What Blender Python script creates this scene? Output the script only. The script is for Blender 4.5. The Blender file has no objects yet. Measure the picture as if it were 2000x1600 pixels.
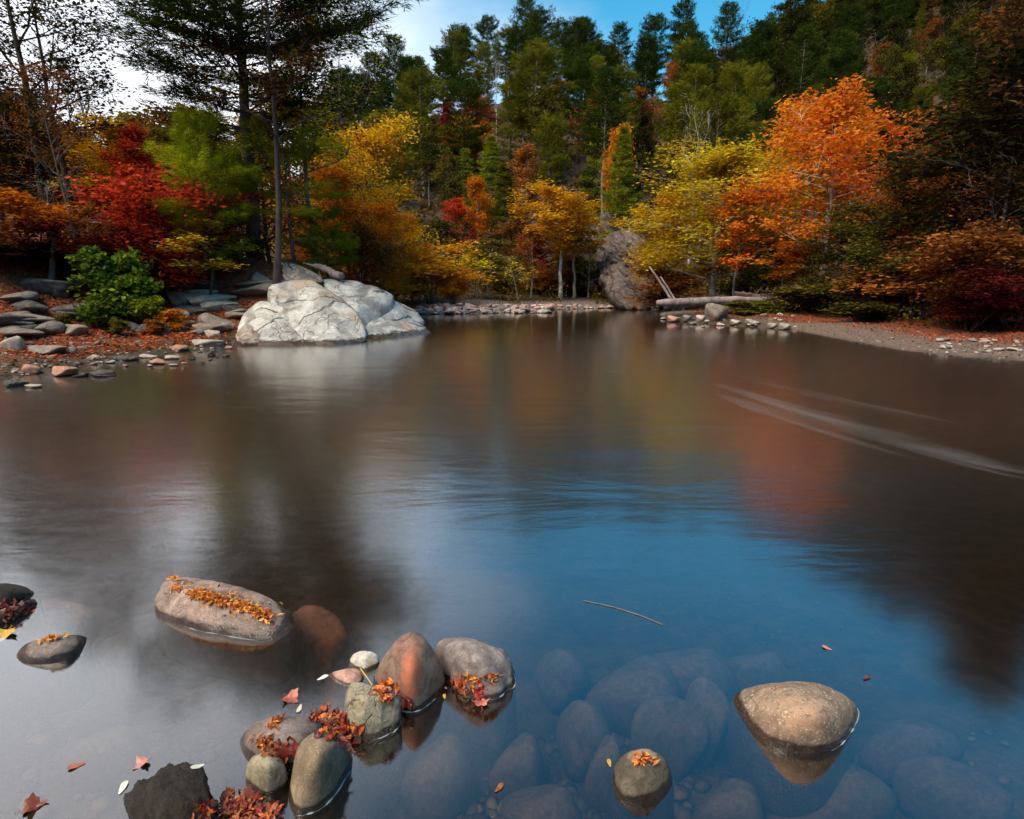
import bpy, bmesh, math, random
import numpy as np
from mathutils import Vector, Matrix
from mathutils.bvhtree import BVHTree

# ------------------------------------------------------------------ camera, sky, sun, exposure
SC = bpy.context.scene
C = SC.collection
R = math.radians
CAM_H, F, PITCH = 1.7, 1150.0, R(12.5)          # photo pixels: 2000 x 1600
cam_d = bpy.data.cameras.new('camera'); cam = bpy.data.objects.new('camera', cam_d); C.objects.link(cam)
cam_d.sensor_width = 36.0; cam_d.lens = 36.0*F/2000.0; cam_d.clip_start = 0.05; cam_d.clip_end = 3000
cam.location = (0, 0, CAM_H); cam.rotation_euler = (math.pi/2-PITCH, 0, 0)
SC.camera = cam
SUN_AZ, SUN_EL = R(-140), R(57)                 # azimuth measured from +Y, clockwise
world = bpy.data.worlds.new('World'); SC.world = world; world.use_nodes = True
def build_world():
    nt = world.node_tree; nt.nodes.clear(); N = nt.nodes.new; L = nt.links.new
    out = N('ShaderNodeOutputWorld'); bg = N('ShaderNodeBackground'); bg.inputs['Strength'].default_value = 0.064
    sky = N('ShaderNodeTexSky'); sky.sky_type = 'NISHITA'; sky.sun_disc = False
    sky.sun_elevation = SUN_EL; sky.sun_rotation = SUN_AZ; sky.ozone_density = 3.0; sky.air_density = 1.0; sky.dust_density = 0.2
    tc = N('ShaderNodeTexCoord')
    # thin broken cloud veil: soft noise, thicker towards the bright horizon on the left
    mp = N('ShaderNodeMapping'); mp.inputs['Scale'].default_value = (1.0, 1.0, 1.9); mp.inputs['Location'].default_value = (0.35, 0.2, 0.1)
    L(tc.outputs['Generated'], mp.inputs['Vector'])
    nz = N('ShaderNodeTexNoise'); nz.inputs['Scale'].default_value = 1.55; nz.inputs['Detail'].default_value = 5; nz.inputs['Roughness'].default_value = 0.5
    L(mp.outputs['Vector'], nz.inputs['Vector'])
    dot = N('ShaderNodeVectorMath'); dot.operation = 'DOT_PRODUCT'; dot.inputs[1].default_value = (-0.90, 0.30, 0.0)
    L(tc.outputs['Generated'], dot.inputs[0])
    ad = N('ShaderNodeMath'); ad.operation = 'MULTIPLY_ADD'; ad.inputs[1].default_value = 0.80
    L(dot.outputs['Value'], ad.inputs[0]); L(nz.outputs['Fac'], ad.inputs[2])
    mr = N('ShaderNodeMapRange'); mr.interpolation_type = 'SMOOTHSTEP'
    mr.inputs['From Min'].default_value = 0.62; mr.inputs['From Max'].default_value = 1.02; mr.inputs['To Max'].default_value = 0.95
    L(ad.outputs[0], mr.inputs['Value'])
    mix = N('ShaderNodeMix'); mix.data_type = 'RGBA'; mix.inputs['B'].default_value = (6.2, 6.3, 6.6, 1)
    L(mr.outputs['Result'], mix.inputs['Factor']); 
    hs = N('ShaderNodeHueSaturation'); hs.inputs['Saturation'].default_value = 1.35; hs.inputs['Hue'].default_value = 0.472; L(sky.outputs['Color'], hs.inputs['Color']); L(hs.outputs[0], mix.inputs['A'])
    L(mix.outputs['Result'], bg.inputs['Color']); L(bg.outputs[0], out.inputs[0])
build_world()
sun_d = bpy.data.lights.new('sun', 'SUN'); sun_d.energy = 1.5; sun_d.angle = R(35); sun_d.color = (1.0, 0.84, 0.62)
sun = bpy.data.objects.new('sun', sun_d); C.objects.link(sun)
sdir = Vector((math.sin(SUN_AZ)*math.cos(SUN_EL), math.cos(SUN_AZ)*math.cos(SUN_EL), math.sin(SUN_EL)))
sun.rotation_euler = sdir.to_track_quat('Z', 'Y').to_euler()
SC.view_settings.view_transform = 'Standard'; SC.view_settings.look = 'None'
SC.view_settings.exposure = 1.7; SC.view_settings.gamma = 1.0
SC.render.engine = 'CYCLES'
cy = SC.cycles
cy.use_denoising = True; cy.use_adaptive_sampling = True; cy.adaptive_threshold = 0.05
cy.max_bounces = 5; cy.diffuse_bounces = 3; cy.glossy_bounces = 3; cy.transmission_bounces = 4; cy.transparent_max_bounces = 16
cy.volume_bounces = 0; cy.caustics_reflective = False; cy.caustics_refractive = False; cy.sample_clamp_indirect = 4.0

# ------------------------------------------------------------------ pixel <-> place
cp, sp = math.cos(PITCH), math.sin(PITCH)
def ray(px, py):
    dx, dy = (px-1000.0)/F, (800.0-py)/F
    return np.array((dx, cp+dy*sp, -sp+dy*cp))
def W(px, py, z=0.0):
    d = ray(px, py); t = (z-CAM_H)/d[2]
    return np.array((0, 0, CAM_H))+d*t
def WY(px, py, Y):
    d = ray(px, py); return np.array((0, 0, CAM_H))+d*(Y/d[1])
def proj(p):
    dep = p[1]*cp-(p[2]-CAM_H)*sp; up = p[1]*sp+(p[2]-CAM_H)*cp
    return 1000+F*p[0]/dep, 800-F*up/dep
def zat(py, Y):
    dy = (800.0-py)/F; return CAM_H+Y*(dy*cp-sp)/(cp+dy*sp)

# ------------------------------------------------------------------ noise
def _hash(i, j, k, s):
    n = (i*374761393+j*668265263+k*2147483647+s*974634777) & 0xffffffff
    n = ((n ^ (n >> 13))*1274126177) & 0xffffffff
    n = n ^ (n >> 16)
    return (n & 0xffff)/65535.0
def vnoise(P, s=0):
    P = np.asarray(P, float); I = np.floor(P).astype(np.int64); f = P-I; f = f*f*(3-2*f)
    i, j, k = I[..., 0], I[..., 1], I[..., 2]; u, v, w = f[..., 0], f[..., 1], f[..., 2]
    r = 0
    for a in (0, 1):
        for b in (0, 1):
            for c in (0, 1):
                r = r+_hash(i+a, j+b, k+c, s)*(u if a else 1-u)*(v if b else 1-v)*(w if c else 1-w)
    return r
def fbm(P, scale, octv=4, s=0, gain=0.5):
    P = np.asarray(P, float)*scale; a, t, r = 1.0, 0.0, 0.0
    for o in range(octv):
        r = r+a*(vnoise(P, s+o*17)-0.5); t += a; a *= gain; P = P*2.03+11.3
    return r/t*2
def sstep(a, b, x):
    t = np.clip((x-a)/(b-a), 0, 1); return t*t*(3-2*t)

# ------------------------------------------------------------------ mesh helpers
def make_mesh(name, V, quads=None, tris=None, attr=None, smooth=False):
    me = bpy.data.meshes.new(name)
    V = np.asarray(V, np.float32); nq = 0 if quads is None else len(quads); ntr = 0 if tris is None else len(tris)
    me.vertices.add(len(V)); me.vertices.foreach_set('co', V.ravel())
    parts = []
    if nq: parts.append(np.asarray(quads, np.int32).ravel())
    if ntr: parts.append(np.asarray(tris, np.int32).ravel())
    loops = np.concatenate(parts)
    me.loops.add(len(loops)); me.loops.foreach_set('vertex_index', loops)
    me.polygons.add(nq+ntr)
    st = np.concatenate([np.arange(nq)*4, nq*4+np.arange(ntr)*3]).astype(np.int32)
    me.polygons.foreach_set('loop_start', st)
    me.polygons.foreach_set('use_smooth', np.full(nq+ntr, smooth))
    if attr:
        for k, a in attr.items():
            at = me.attributes.new(k, 'FLOAT', 'POINT'); at.data.foreach_set('value', np.asarray(a, np.float32))
    me.update(calc_edges=True); me.validate()
    return me
class Geo:
    def __init__(s): s.V = []; s.Q = []; s.T = []; s.A = []; s.n = 0
    def add(s, V, Q=None, T=None, A=None):
        if Q is not None and len(Q): s.Q.append(np.asarray(Q)+s.n)
        if T is not None and len(T): s.T.append(np.asarray(T)+s.n)
        s.V.append(np.asarray(V)); s.A.append(np.zeros(len(V)) if A is None else np.broadcast_to(A, (len(V),))); s.n += len(V)
    def tube(s, pts, rad, sides=6, A=0.0):
        pts = np.asarray(pts, float); n = len(pts); rad = np.broadcast_to(rad, (n,))
        t = np.gradient(pts, axis=0); t /= np.linalg.norm(t, axis=1)[:, None]+1e-9
        ref = np.array((0.31, 0.95, 0.05)) if abs(t[:, 2]).mean() > 0.6 else np.array((0.05, 0.1, 1.0))
        u = np.cross(t, ref); u /= np.linalg.norm(u, axis=1)[:, None]+1e-9; v = np.cross(t, u)
        a = np.arange(sides)/sides*2*np.pi
        ring = pts[:, None]+rad[:, None, None]*(np.cos(a)[None, :, None]*u[:, None]+np.sin(a)[None, :, None]*v[:, None])
        V = ring.reshape(-1, 3); i = np.arange(n-1)[:, None]*sides; j = np.arange(sides)[None]; j2 = (j+1) % sides
        Q = np.stack([i+j, i+j2, i+sides+j2, i+sides+j], -1).reshape(-1, 4)
        T = None
        if n > 1 and sides > 3:
            V = np.vstack([V, pts[:1], pts[-1:]]); b, e = n*sides, n*sides+1
            T = np.array([(b, (k+1) % sides, k) for k in range(sides)]+[(e, (n-1)*sides+k, (n-1)*sides+(k+1) % sides) for k in range(sides)])
        s.add(V, Q, T, A)
    def mesh(s, name, smooth=False):
        return make_mesh(name, np.vstack(s.V), np.vstack(s.Q) if s.Q else None, np.vstack(s.T) if s.T else None,
                         {'var': np.concatenate(s.A)}, smooth)
def link(name, me, mat=None, parent=None, loc=None):
    o = bpy.data.objects.new(name, me); C.objects.link(o)
    if parent is not None: o.parent = parent
    if loc is not None: o.location = loc
    if mat is not None:
        if not me.materials: me.materials.append(mat)
        elif me.materials[0] != mat:
            o.material_slots[0].link = 'OBJECT'; o.material_slots[0].material = mat
    return o
def tag(o, label, cat, group=None, kind=None):
    if label: o['label'] = label
    if cat: o['category'] = cat
    if group: o['group'] = group
    if kind: o['kind'] = kind
    return o
def empty(name, loc, label, cat, group=None, rz=0.0):
    o = bpy.data.objects.new(name, None); C.objects.link(o); o.location = loc; o.rotation_euler = (0, 0, rz); o.empty_display_size = 0.2
    return tag(o, label, cat, group)

# ------------------------------------------------------------------ materials
class NT:
    def __init__(s, name):
        s.m = bpy.data.materials.new(name); s.m.use_nodes = True; s.t = s.m.node_tree; s.t.nodes.clear()
        s.out = s.t.nodes.new('ShaderNodeOutputMaterial')
    def n(s, typ, **kw):
        nd = s.t.nodes.new('ShaderNode'+typ)
        for k, v in kw.items():
            if k.startswith('_'): setattr(nd, k[1:], v)
            else: s.set(nd.inputs[k.replace('__', ' ')], v)
        return nd
    def set(s, sock, v):
        if hasattr(v, 'is_output') or isinstance(v, bpy.types.NodeSocket): s.t.links.new(v, sock)
        else: sock.default_value = v
    def noise(s, vec, scale, detail=4, rough=0.55, dist=0.0):
        nd = s.n('TexNoise', Scale=scale, Detail=detail, Roughness=rough, Distortion=dist)
        if vec is not None: s.t.links.new(vec, nd.inputs['Vector'])
        return nd.outputs['Fac']
    def rng(s, x, a, b, c=0.0, d=1.0, smooth=True):
        nd = s.n('MapRange'); nd.interpolation_type = 'SMOOTHSTEP' if smooth else 'LINEAR'
        s.set(nd.inputs['Value'], x)
        for k, v in zip(('From Min', 'From Max', 'To Min', 'To Max'), (a, b, c, d)): s.set(nd.inputs[k], v)
        return nd.outputs['Result']
    def math(s, op, a, b=0.0, c=0.0):
        nd = s.n('Math', _operation=op)
        for i, v in enumerate((a, b, c)): s.set(nd.inputs[i], v)
        return nd.outputs[0]
    def mix(s, f, a, b, mode='MIX'):
        nd = s.n('Mix', _data_type='RGBA', _blend_type=mode)
        s.set(nd.inputs['Factor'], f); s.set(nd.inputs['A'], a if not isinstance(a, tuple) else (*a[:3], 1)); s.set(nd.inputs['B'], b if not isinstance(b, tuple) else (*b[:3], 1))
        return nd.outputs['Result']
    def bump(s, h, strength, dist):
        nd = s.n('Bump', Strength=strength, Distance=dist); s.set(nd.inputs['Height'], h); return nd.outputs['Normal']
    def done(s, sh, vol=None):
        s.t.links.new(sh, s.out.inputs['Surface'])
        if vol is not None: s.t.links.new(vol, s.out.inputs['Volume'])
        return s.m
    def mapping(s, vec, scale=(1, 1, 1), rot=(0, 0, 0), loc=(0, 0, 0)):
        nd = s.n('Mapping'); s.t.links.new(vec, nd.inputs['Vector'])
        nd.inputs['Scale'].default_value = scale; nd.inputs['Rotation'].default_value = rot; nd.inputs['Location'].default_value = loc
        return nd.outputs['Vector']

_leaf = {}
def leaf_mat(a, b, trans=0.35, gloss=0.0):
    g_ = 1.5 if max(b) > 0.1 else 1.25
    a = tuple(min(0.85, c*g_) for c in a); b = tuple(min(0.85, c*g_) for c in b); trans = min(0.5, trans*1.2); key = (a, b, trans)
    if key in _leaf: return _leaf[key]
    m = NT('leaf'); at = m.n('Attribute', _attribute_name='var').outputs['Fac']; oi = m.n('ObjectInfo').outputs['Random']
    f = m.math('ADD', at, m.math('MULTIPLY_ADD', oi, 0.3, -0.15))
    col = m.mix(m.rng(f, 0.15, 0.85), a, b)
    hv = m.n('HueSaturation'); m.set(hv.inputs['Color'], col)
    m.set(hv.inputs['Value'], m.math('MULTIPLY_ADD', m.math('FRACT', m.math('MULTIPLY', at, 7.31)), 0.7, 0.62))
    d = m.n('BsdfDiffuse', Color=hv.outputs[0]); t = m.n('BsdfTranslucent', Color=hv.outputs[0])
    x = m.n('MixShader', Fac=trans); m.t.links.new(d.outputs[0], x.inputs[1]); m.t.links.new(t.outputs[0], x.inputs[2])
    _leaf[key] = m.done(x.outputs[0]); return _leaf[key]

def bark_mat(name, a, b, patch=3.0, stretch=0.25):
    m = NT(name); o = m.n('TexCoord').outputs['Object']; v = m.mapping(o, (1, 1, stretch))
    n1 = m.noise(v, patch, 5, 0.65); n2 = m.noise(m.mapping(o, (1, 1, 0.12)), 22, 4, 0.6)
    f = m.math('ADD', m.math('MULTIPLY', n1, 0.65), m.math('MULTIPLY', n2, 0.35))
    p = m.n('BsdfPrincipled', Roughness=0.85); m.set(p.inputs['Base Color'], m.mix(m.rng(f, 0.38, 0.62), a, b))
    m.set(p.inputs['Normal'], m.bump(n2, 0.6, 0.02)); return m.done(p.outputs[0])

def rock_mat(name, c1, c2, c3, scale=3.0, speck=0.0, bump=0.4, wet=0.05, cracks=0.0, patch=None, patch_lo=0.55, strata=None, stain=None):
    """c1 base, c2 second tone, c3 light/dark mottling; wet = height of the wet band above the water"""
    m = NT(name); o = m.n('TexCoord').outputs['Object']; pos = m.n('NewGeometry').outputs['Position']
    n1 = m.noise(o, scale, 6, 0.6, 0.3); n2 = m.noise(o, scale*4.3, 5, 0.65); n3 = m.noise(o, scale*22, 3, 0.6)
    col = m.mix(m.rng(n1, 0.35, 0.65), c1, c2)
    col = m.mix(m.rng(n2, 0.48, 0.72, 0, 0.7), col, c3)
    gr = m.noise(m.mapping(o, (1, 1, 1), (0.4, 0.2, 0.9), (7.7, 2.1, 4.4)), scale*2.1, 6, 0.7, 0.8)
    col = m.mix(1.0, col, m.mix(m.rng(gr, 0.30, 0.66), (0.50, 0.47, 0.46), (1.18, 1.14, 1.10)), 'MULTIPLY')
    col = m.mix(m.rng(m.math('ABSOLUTE', m.math('SUBTRACT', m.noise(o, scale*1.7, 5, 0.6, 0.4), 0.5)), 0.0, 0.022, 0.45, 0), col, (c1[0]*0.3, c1[1]*0.27, c1[2]*0.25))
    if patch: col = m.mix(m.rng(m.noise(m.mapping(o, (1, 1, 1), (0, 0, 0), (3.1, 1.7, 9.2)), scale*0.8, 4, 0.55, 0.6), patch_lo, patch_lo+0.13, 0, 0.85), col, patch)
    if stain:
        (cx, cy_, cz), (rx, ry, rz), sc_ = stain[:3]
        vm = m.n('VectorMath', _operation='SUBTRACT'); m.set(vm.inputs[0], o); vm.inputs[1].default_value = (cx, cy_, cz)
        v2 = m.n('VectorMath', _operation='DIVIDE'); m.set(v2.inputs[0], vm.outputs[0]); v2.inputs[1].default_value = (rx, ry, rz)
        ln = m.n('VectorMath', _operation='LENGTH'); m.set(ln.inputs[0], v2.outputs[0])
        ff = m.math('ADD', ln.outputs['Value'], m.math('MULTIPLY_ADD', m.noise(o, scale*5, 4), 1.2, -0.6))
        col = m.mix(m.rng(ff, 0.4, 1.0, 0.8, 0), col, sc_)
    if speck: col = m.mix(m.math('MULTIPLY', m.rng(n3, 0.54, 0.66), speck), col, (c3[0]*0.35, c3[1]*0.33, c3[2]*0.33))
    if speck: col = m.mix(m.math('MULTIPLY', m.rng(m.noise(o, scale*31, 2), 0.60, 0.70), speck), col, (min(1, c3[0]*2.0), min(1, c3[1]*1.9), min(1, c3[2]*1.8)))
    h = m.math('ADD', m.math('MULTIPLY', n2, 0.6), m.math('MULTIPLY', n3, 0.4))
    if strata:
        w = m.n('TexWave', _wave_type='BANDS', Scale=strata[0], Distortion=6.0, Detail=4.0, **{'Detail__Scale': 1.6})
        m.set(w.inputs['Vector'], m.mapping(o, (1, 1, 1), strata[1]))
        col = m.mix(m.rng(w.outputs['Fac'], 0.0, 0.22, strata[2], 0), col, (c1[0]*0.22, c1[1]*0.2, c1[2]*0.2))
        h = m.math('ADD', h, m.math('MULTIPLY', w.outputs['Fac'], 0.5))
    if cracks:
        dn = m.n('VectorMath', _operation='MULTIPLY_ADD'); nn = m.n('TexNoise', Scale=scale*1.6, Detail=4.0); m.t.links.new(o, nn.inputs['Vector'])
        m.set(dn.inputs[0], nn.outputs['Color']); dn.inputs[1].default_value = (1.1/scale,)*3; m.set(dn.inputs[2], o)
        vo = m.n('TexVoronoi', _feature='DISTANCE_TO_EDGE', Scale=scale*0.55); m.set(vo.inputs['Vector'], m.mapping(dn.outputs[0], (1, 1, 1.7), (0.3, 0.5, 0.2)))
        cf = m.rng(vo.outputs['Distance'], 0.0, 0.035, 1, 0)
        cf = m.math('MULTIPLY', cf, m.rng(m.noise(o, scale*0.9, 3), 0.36, 0.52))
        v3 = m.n('TexVoronoi', _feature='DISTANCE_TO_EDGE', Scale=scale*1.9); m.set(v3.inputs['Vector'], m.mapping(dn.outputs[0], (1.5, 1, 0.6), (0.5, 0.9, 0.1)))
        cf = m.math('MAXIMUM', cf, m.math('MULTIPLY', m.rng(v3.outputs['Distance'], 0.0, 0.03, 0.8, 0), m.rng(m.noise(o, scale*1.6, 3), 0.46, 0.6)))
        col = m.mix(m.math('MULTIPLY', cf, cracks), col, (0.05, 0.04, 0.035)); h = m.math('SUBTRACT', h, m.math('MULTIPLY', cf, 0.8))
    z = m.n('SeparateXYZ'); m.set(z.inputs[0], pos)
    p = m.n('BsdfPrincipled')
    if wet:
        wz = m.math('ADD', z.outputs['Z'], m.math('MULTIPLY_ADD', m.noise(pos, 9 if wet < 0.2 else 2, 3), -wet*1.4, wet*0.7))
        wf = m.rng(wz, wet*0.75, wet*1.25, 1, 0)
        col = m.mix(wf, col, m.mix(1.0, col, (0.20, 0.16, 0.14), 'MULTIPLY'))
        m.set(p.inputs['Roughness'], m.rng(wf, 0, 1, 0.78, 0.22))
    else: p.inputs['Roughness'].default_value = 0.85
    m.set(p.inputs['Base Color'], col); m.set(p.inputs['Normal'], m.bump(h, bump, 0.03)); return m.done(p.outputs[0])

# ------------------------------------------------------------------ the ground: one sheet with river bed, banks, hill and far mountain
def shore():
    pts = [(-60, 9.5), (-22, 10.2)]
    for p in [(-150, 772), (0, 745), (100, 724), (180, 713), (260, 701), (340, 690), (470, 675), (600, 675), (720, 668), (835, 648)]:
        pts.append(tuple(W(*p)[:2]))
    pts += [(-5.0, 24.0), (-5.4, 29.0)]
    for p in [(830, 614), (900, 613.5), (1000, 611), (1060, 607), (1110, 604), (1200, 602), (1285, 605), (1290, 618), (1320, 628), (1400, 634), (1480, 640),
              (1560, 645), (1640, 662), (1740, 680), (1860, 694), (1990, 703), (2150, 712)]:
        pts.append(tuple(W(*p)[:2]))
    pts += [(30, 11), (60, 9), (60, -4), (8, -1.2), (0, -0.8), (-6, -1.5), (-60, -4)]
    return np.array(pts)
SHORE = shore()
def shore_dist(x, y):
    P = np.stack([x, y], -1); best = np.full(x.shape, 1e9); inside = np.zeros(x.shape, bool)
    n = len(SHORE)
    for i in range(n):
        a, b = SHORE[i], SHORE[(i+1) % n]; ab = b-a
        t = np.clip(((P-a)@ab)/(ab@ab), 0, 1); d = np.linalg.norm(P-(a+t[..., None]*ab), axis=-1); best = np.minimum(best, d)
        c = ((a[1] > y) != (b[1] > y)) & (x < (b[0]-a[0])*(y-a[1])/((b[1]-a[1]) if b[1] != a[1] else 1e-9)+a[0]); inside ^= c
    return best, inside
def height(x, y, full=False):
    x = np.asarray(x, float); y = np.asarray(y, float)
    d, ins = shore_dist(x, y)
    P = np.stack([x, y, np.zeros_like(x)], -1)
    nz = fbm(P, 0.35, 4, 3); nf = fbm(P, 1.6, 3, 9)
    bed = -0.10-0.115*np.minimum(d, 11)-0.05*np.clip(d, 0, 1)+0.10*nf*np.clip(d, 0, 1)
    wl = sstep(-1.5, -4.5, x)*sstep(34, 25, y)
    wr = sstep(9, 13, x)*sstep(46, 38, y)
    left = np.interp(d, [0, 1, 3.5, 7, 12, 20, 60], [0.03, 0.12, 0.38, 2.35, 3.35, 3.6, 4.2])
    right = np.interp(d, [0, 3, 6, 12, 40], [0.03, 0.18, 0.5, 1.3, 5.0])
    far = np.interp(d, [0, 1.0, 4, 9, 40], [0.03, 0.14, 0.34, 0.6, 2.0])
    base = far*(1-wl)*(1-wr)+left*wl+right*wr*(1-wl)
    base = base+np.clip(d/3, 0, 1)*(0.22*nz+0.08*nf)
    base = base+np.where(ins, 0, 1.25*np.exp(-((x+8.0)/2.1)**2-((y-20.2)/2.5)**2))
    zr = np.interp(x, [-160, -49, -25, -10, 5, 29, 44, 59, 97, 160], [11, 16, 24, 30, 32, 32, 30, 32, 40, 50])
    zf = np.interp(x, [-160, -40, 0, 60, 92, 151, 300], [7, 10, 22, 42, 68, 88, 96])
    t1 = np.clip((y-43)/67, 0, 1); t2 = np.clip((y-110)/95, 0, 1); t3 = np.clip((y-205)/200, 0, 1)
    hill = np.where(y < 43, -5, 0.6+(zr-0.6)*(0.35*t1+0.65*t1**1.15)+(zf-zr)*t2+t3*10)
    hill = hill+np.clip((y-43)/10, 0, 1)*(2.2*fbm(P, 0.05, 3, 21)+0.8*nz)
    # valley sides out of frame so the ground closes behind the river
    side = 0.25*np.clip(np.abs(x)-45, 0, 200)+0.2*np.clip(-y-10, 0, 200)
    z = np.where(ins, bed, np.maximum(np.maximum(base, 0.03), hill)+side)
    return (z, d, ins) if full else z
def H1(x, y): return float(height(np.array([x]), np.array([y]))[0])
_T = np.concatenate([np.linspace(3, 50, 420), np.linspace(50.5, 260, 240)])
def hit(px, py):
    d = ray(px, py); t = _T/d[1]; P = np.array((0, 0, CAM_H))+d[None]*t[:, None]
    e = P[:, 2]-height(P[:, 0], P[:, 1]); k = max(1, int(np.argmax(e < 0))); u = e[k-1]/(e[k-1]-e[k]+1e-9)
    return P[k-1]+(P[k]-P[k-1])*u
def spot(px, Y):
    z = 0.5
    for _ in range(6):
        dep = Y*cp-(z-CAM_H)*sp; x = (px-1000)/F*dep; z = H1(x, Y)
    return np.array((x, Y, z))

def steps(*segs):
    out = []
    for a, b, s in segs: out.append(np.arange(a, b, s))
    return np.concatenate(out+[[segs[-1][1]]])
gx = steps((-420, -60, 12), (-60, -16, 1.2), (-16, 18, 0.26), (18, 60, 1.2), (60, 420, 12))
gy = steps((-160, -8, 8), (-8, 0, 0.5), (0, 46, 0.27), (46, 130, 1.6), (130, 620, 9))
GX, GY = np.meshgrid(gx, gy); GZ, GD, GI = height(GX.ravel(), GY.ravel(), True)
nx, ny = len(gx), len(gy)
ii, jj = np.meshgrid(np.arange(nx-1), np.arange(ny-1)); k0 = (jj*nx+ii).ravel()
gV = np.stack([GX.ravel(), GY.ravel(), GZ], -1)
GXr, GYr = GX.ravel(), GY.ravel()
a_bed = GI.astype(float)
a_bar = np.where(GI, 0, sstep(6.5, 3.5, GD)*sstep(-6.5, -4, GXr)*sstep(27, 29, GYr)*sstep(13, 11, GXr))
a_spit = np.where(GI, 0, sstep(2.6, 1.6, GD)*sstep(8.5, 10, GXr)*sstep(40, 30, GYr))
a_lit = np.where(GI, 0, np.maximum(sstep(-2, -4, GXr)*sstep(0.9, 2.0, GD)*sstep(34, 30, GYr), sstep(9, 11, GXr)*sstep(1.8, 2.6, GD)*sstep(9, 6, GD)*sstep(38, 32, GYr)))
def ground_mat():
    m = NT('ground'); pos = m.n('NewGeometry').outputs['Position']
    A = lambda k: m.n('Attribute', _attribute_name=k).outputs['Fac']
    n1 = m.noise(pos, 0.8, 5); n2 = m.noise(pos, 5, 5, 0.65); n3 = m.noise(pos, 24, 4, 0.7)
    vo = m.n('TexVoronoi', Scale=13.0); m.set(vo.inputs['Vector'], pos); vc = vo.outputs['Color']; vd = vo.outputs['Distance']
    floor = m.mix(m.rng(n2, 0.3, 0.7), (0.030, 0.020, 0.011), (0.085, 0.050, 0.024))
    litter = m.mix(m.rng(n3, 0.42, 0.58), (0.11, 0.035, 0.017), (0.30, 0.075, 0.025)); litter = m.mix(m.rng(n2, 0.5, 0.7), litter, (0.10, 0.065, 0.03))
    stone = m.mix(m.n('SeparateColor', Color=vc).outputs[0], (0.16, 0.12, 0.10), (0.42, 0.33, 0.29))
    stone = m.mix(m.rng(vd, 0.25, 0.6), stone, (0.07, 0.05, 0.04))
    sand = m.mix(m.rng(n3, 0.35, 0.65), (0.10, 0.068, 0.048), (0.21, 0.145, 0.11)); sand = m.mix(m.rng(m.noise(pos, 3.5, 6, 0.75), 0.56, 0.66, 0, 0.75), sand, (0.28, 0.075, 0.035))
    bedc = m.mix(m.rng(n2, 0.35, 0.7), (0.035, 0.028, 0.02), (0.12, 0.088, 0.056)); bedc = m.mix(m.math('MULTIPLY', m.rng(vd, 0.3, 0.0), m.rng(n1, 0.45, 0.6)), bedc, (0.17, 0.13, 0.09))
    col = m.mix(A('litter'), floor, litter); col = m.mix(A('bar'), col, stone); col = m.mix(A('spit'), col, sand); col = m.mix(A('bed'), col, bedc)
    p = m.n('BsdfPrincipled', Roughness=0.9); m.set(p.inputs['Base Color'], col)
    m.set(p.inputs['Normal'], m.bump(m.math('ADD', n3, n2), 0.7, 0.06)); return m.done(p.outputs[0])
g_me = make_mesh('terrain', gV, np.stack([k0, k0+1, k0+nx+1, k0+nx], -1), None, {'bed': a_bed, 'bar': a_bar, 'spit': a_spit, 'litter': a_lit}, True)
tag(link('terrain', g_me, ground_mat()), 'river bed, leaf strewn banks and wooded hillside', None, kind='structure')

# ------------------------------------------------------------------ the river: a closed body of clear brown water, silky surface
def water_mat():
    m = NT('river_water'); pos = m.n('NewGeometry').outputs['Position']
    # slow swirls and current lines, drawn out along the flow (far centre -> near right)
    fl = m.mapping(pos, (0.55, 1.6, 1), (0, 0, R(-14)))
    s1 = m.noise(fl, 0.55, 4, 0.55, 0.9); s2 = m.noise(m.mapping(pos, (0.9, 4.2, 1), (0, 0, R(-10))), 1.7, 4, 0.6, 0.5)
    h = m.math('ADD', m.math('MULTIPLY', s1, 1.1), m.math('MULTIPLY', s2, 0.16))
    ys = m.n('SeparateXYZ'); m.set(ys.inputs[0], pos); Y = ys.outputs['Y']
    calm = m.math('MULTIPLY', m.rng(Y, 2.3, 4.2), m.rng(Y, 12.0, 22.0, 1.0, 0.25))          # ripples live in the current, not in the shallows
    bp = m.n('Bump', Distance=0.055); m.set(bp.inputs['Height'], h); m.set(bp.inputs['Strength'], m.math('MULTIPLY', calm, 0.22))
    gl = m.n('BsdfGlossy', Color=(0.97, 0.98, 1, 1)); m.set(gl.inputs['Roughness'], m.math('MULTIPLY', m.rng(Y, 1.9, 5.0, 0.10, 0.19), m.rng(Y, 12.0, 24.0, 1.0, 0.55))); m.set(gl.inputs['Normal'], bp.outputs[0])
    tr = m.n('BsdfTransparent', Color=(0.93, 0.93, 0.93, 1))
    mk = m.n('BsdfDiffuse', Color=(0.125, 0.066, 0.014, 1))
    body = m.n('MixShader'); m.set(body.inputs['Fac'], m.rng(Y, 1.8, 8.0, 0.03, 0.40)); m.t.links.new(tr.outputs[0], body.inputs[1]); m.t.links.new(mk.outputs[0], body.inputs[2])
    fr = m.n('LayerWeight', Blend=0.5); m.set(fr.inputs['Normal'], bp.outputs[0])
    f = m.math('MULTIPLY_ADD', m.math('POWER', fr.outputs['Facing'], 1.5), 0.92, 0.02)
    x = m.n('MixShader'); m.set(x.inputs['Fac'], m.math('MINIMUM', f, 0.92)); m.t.links.new(body.outputs[0], x.inputs[1]); m.t.links.new(gl.outputs[0], x.inputs[2])
    va = m.n('VolumeAbsorption', Color=(0.60, 0.46, 0.30, 1), Density=1.5)
    return m.done(x.outputs[0], va.outputs[0])
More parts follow.
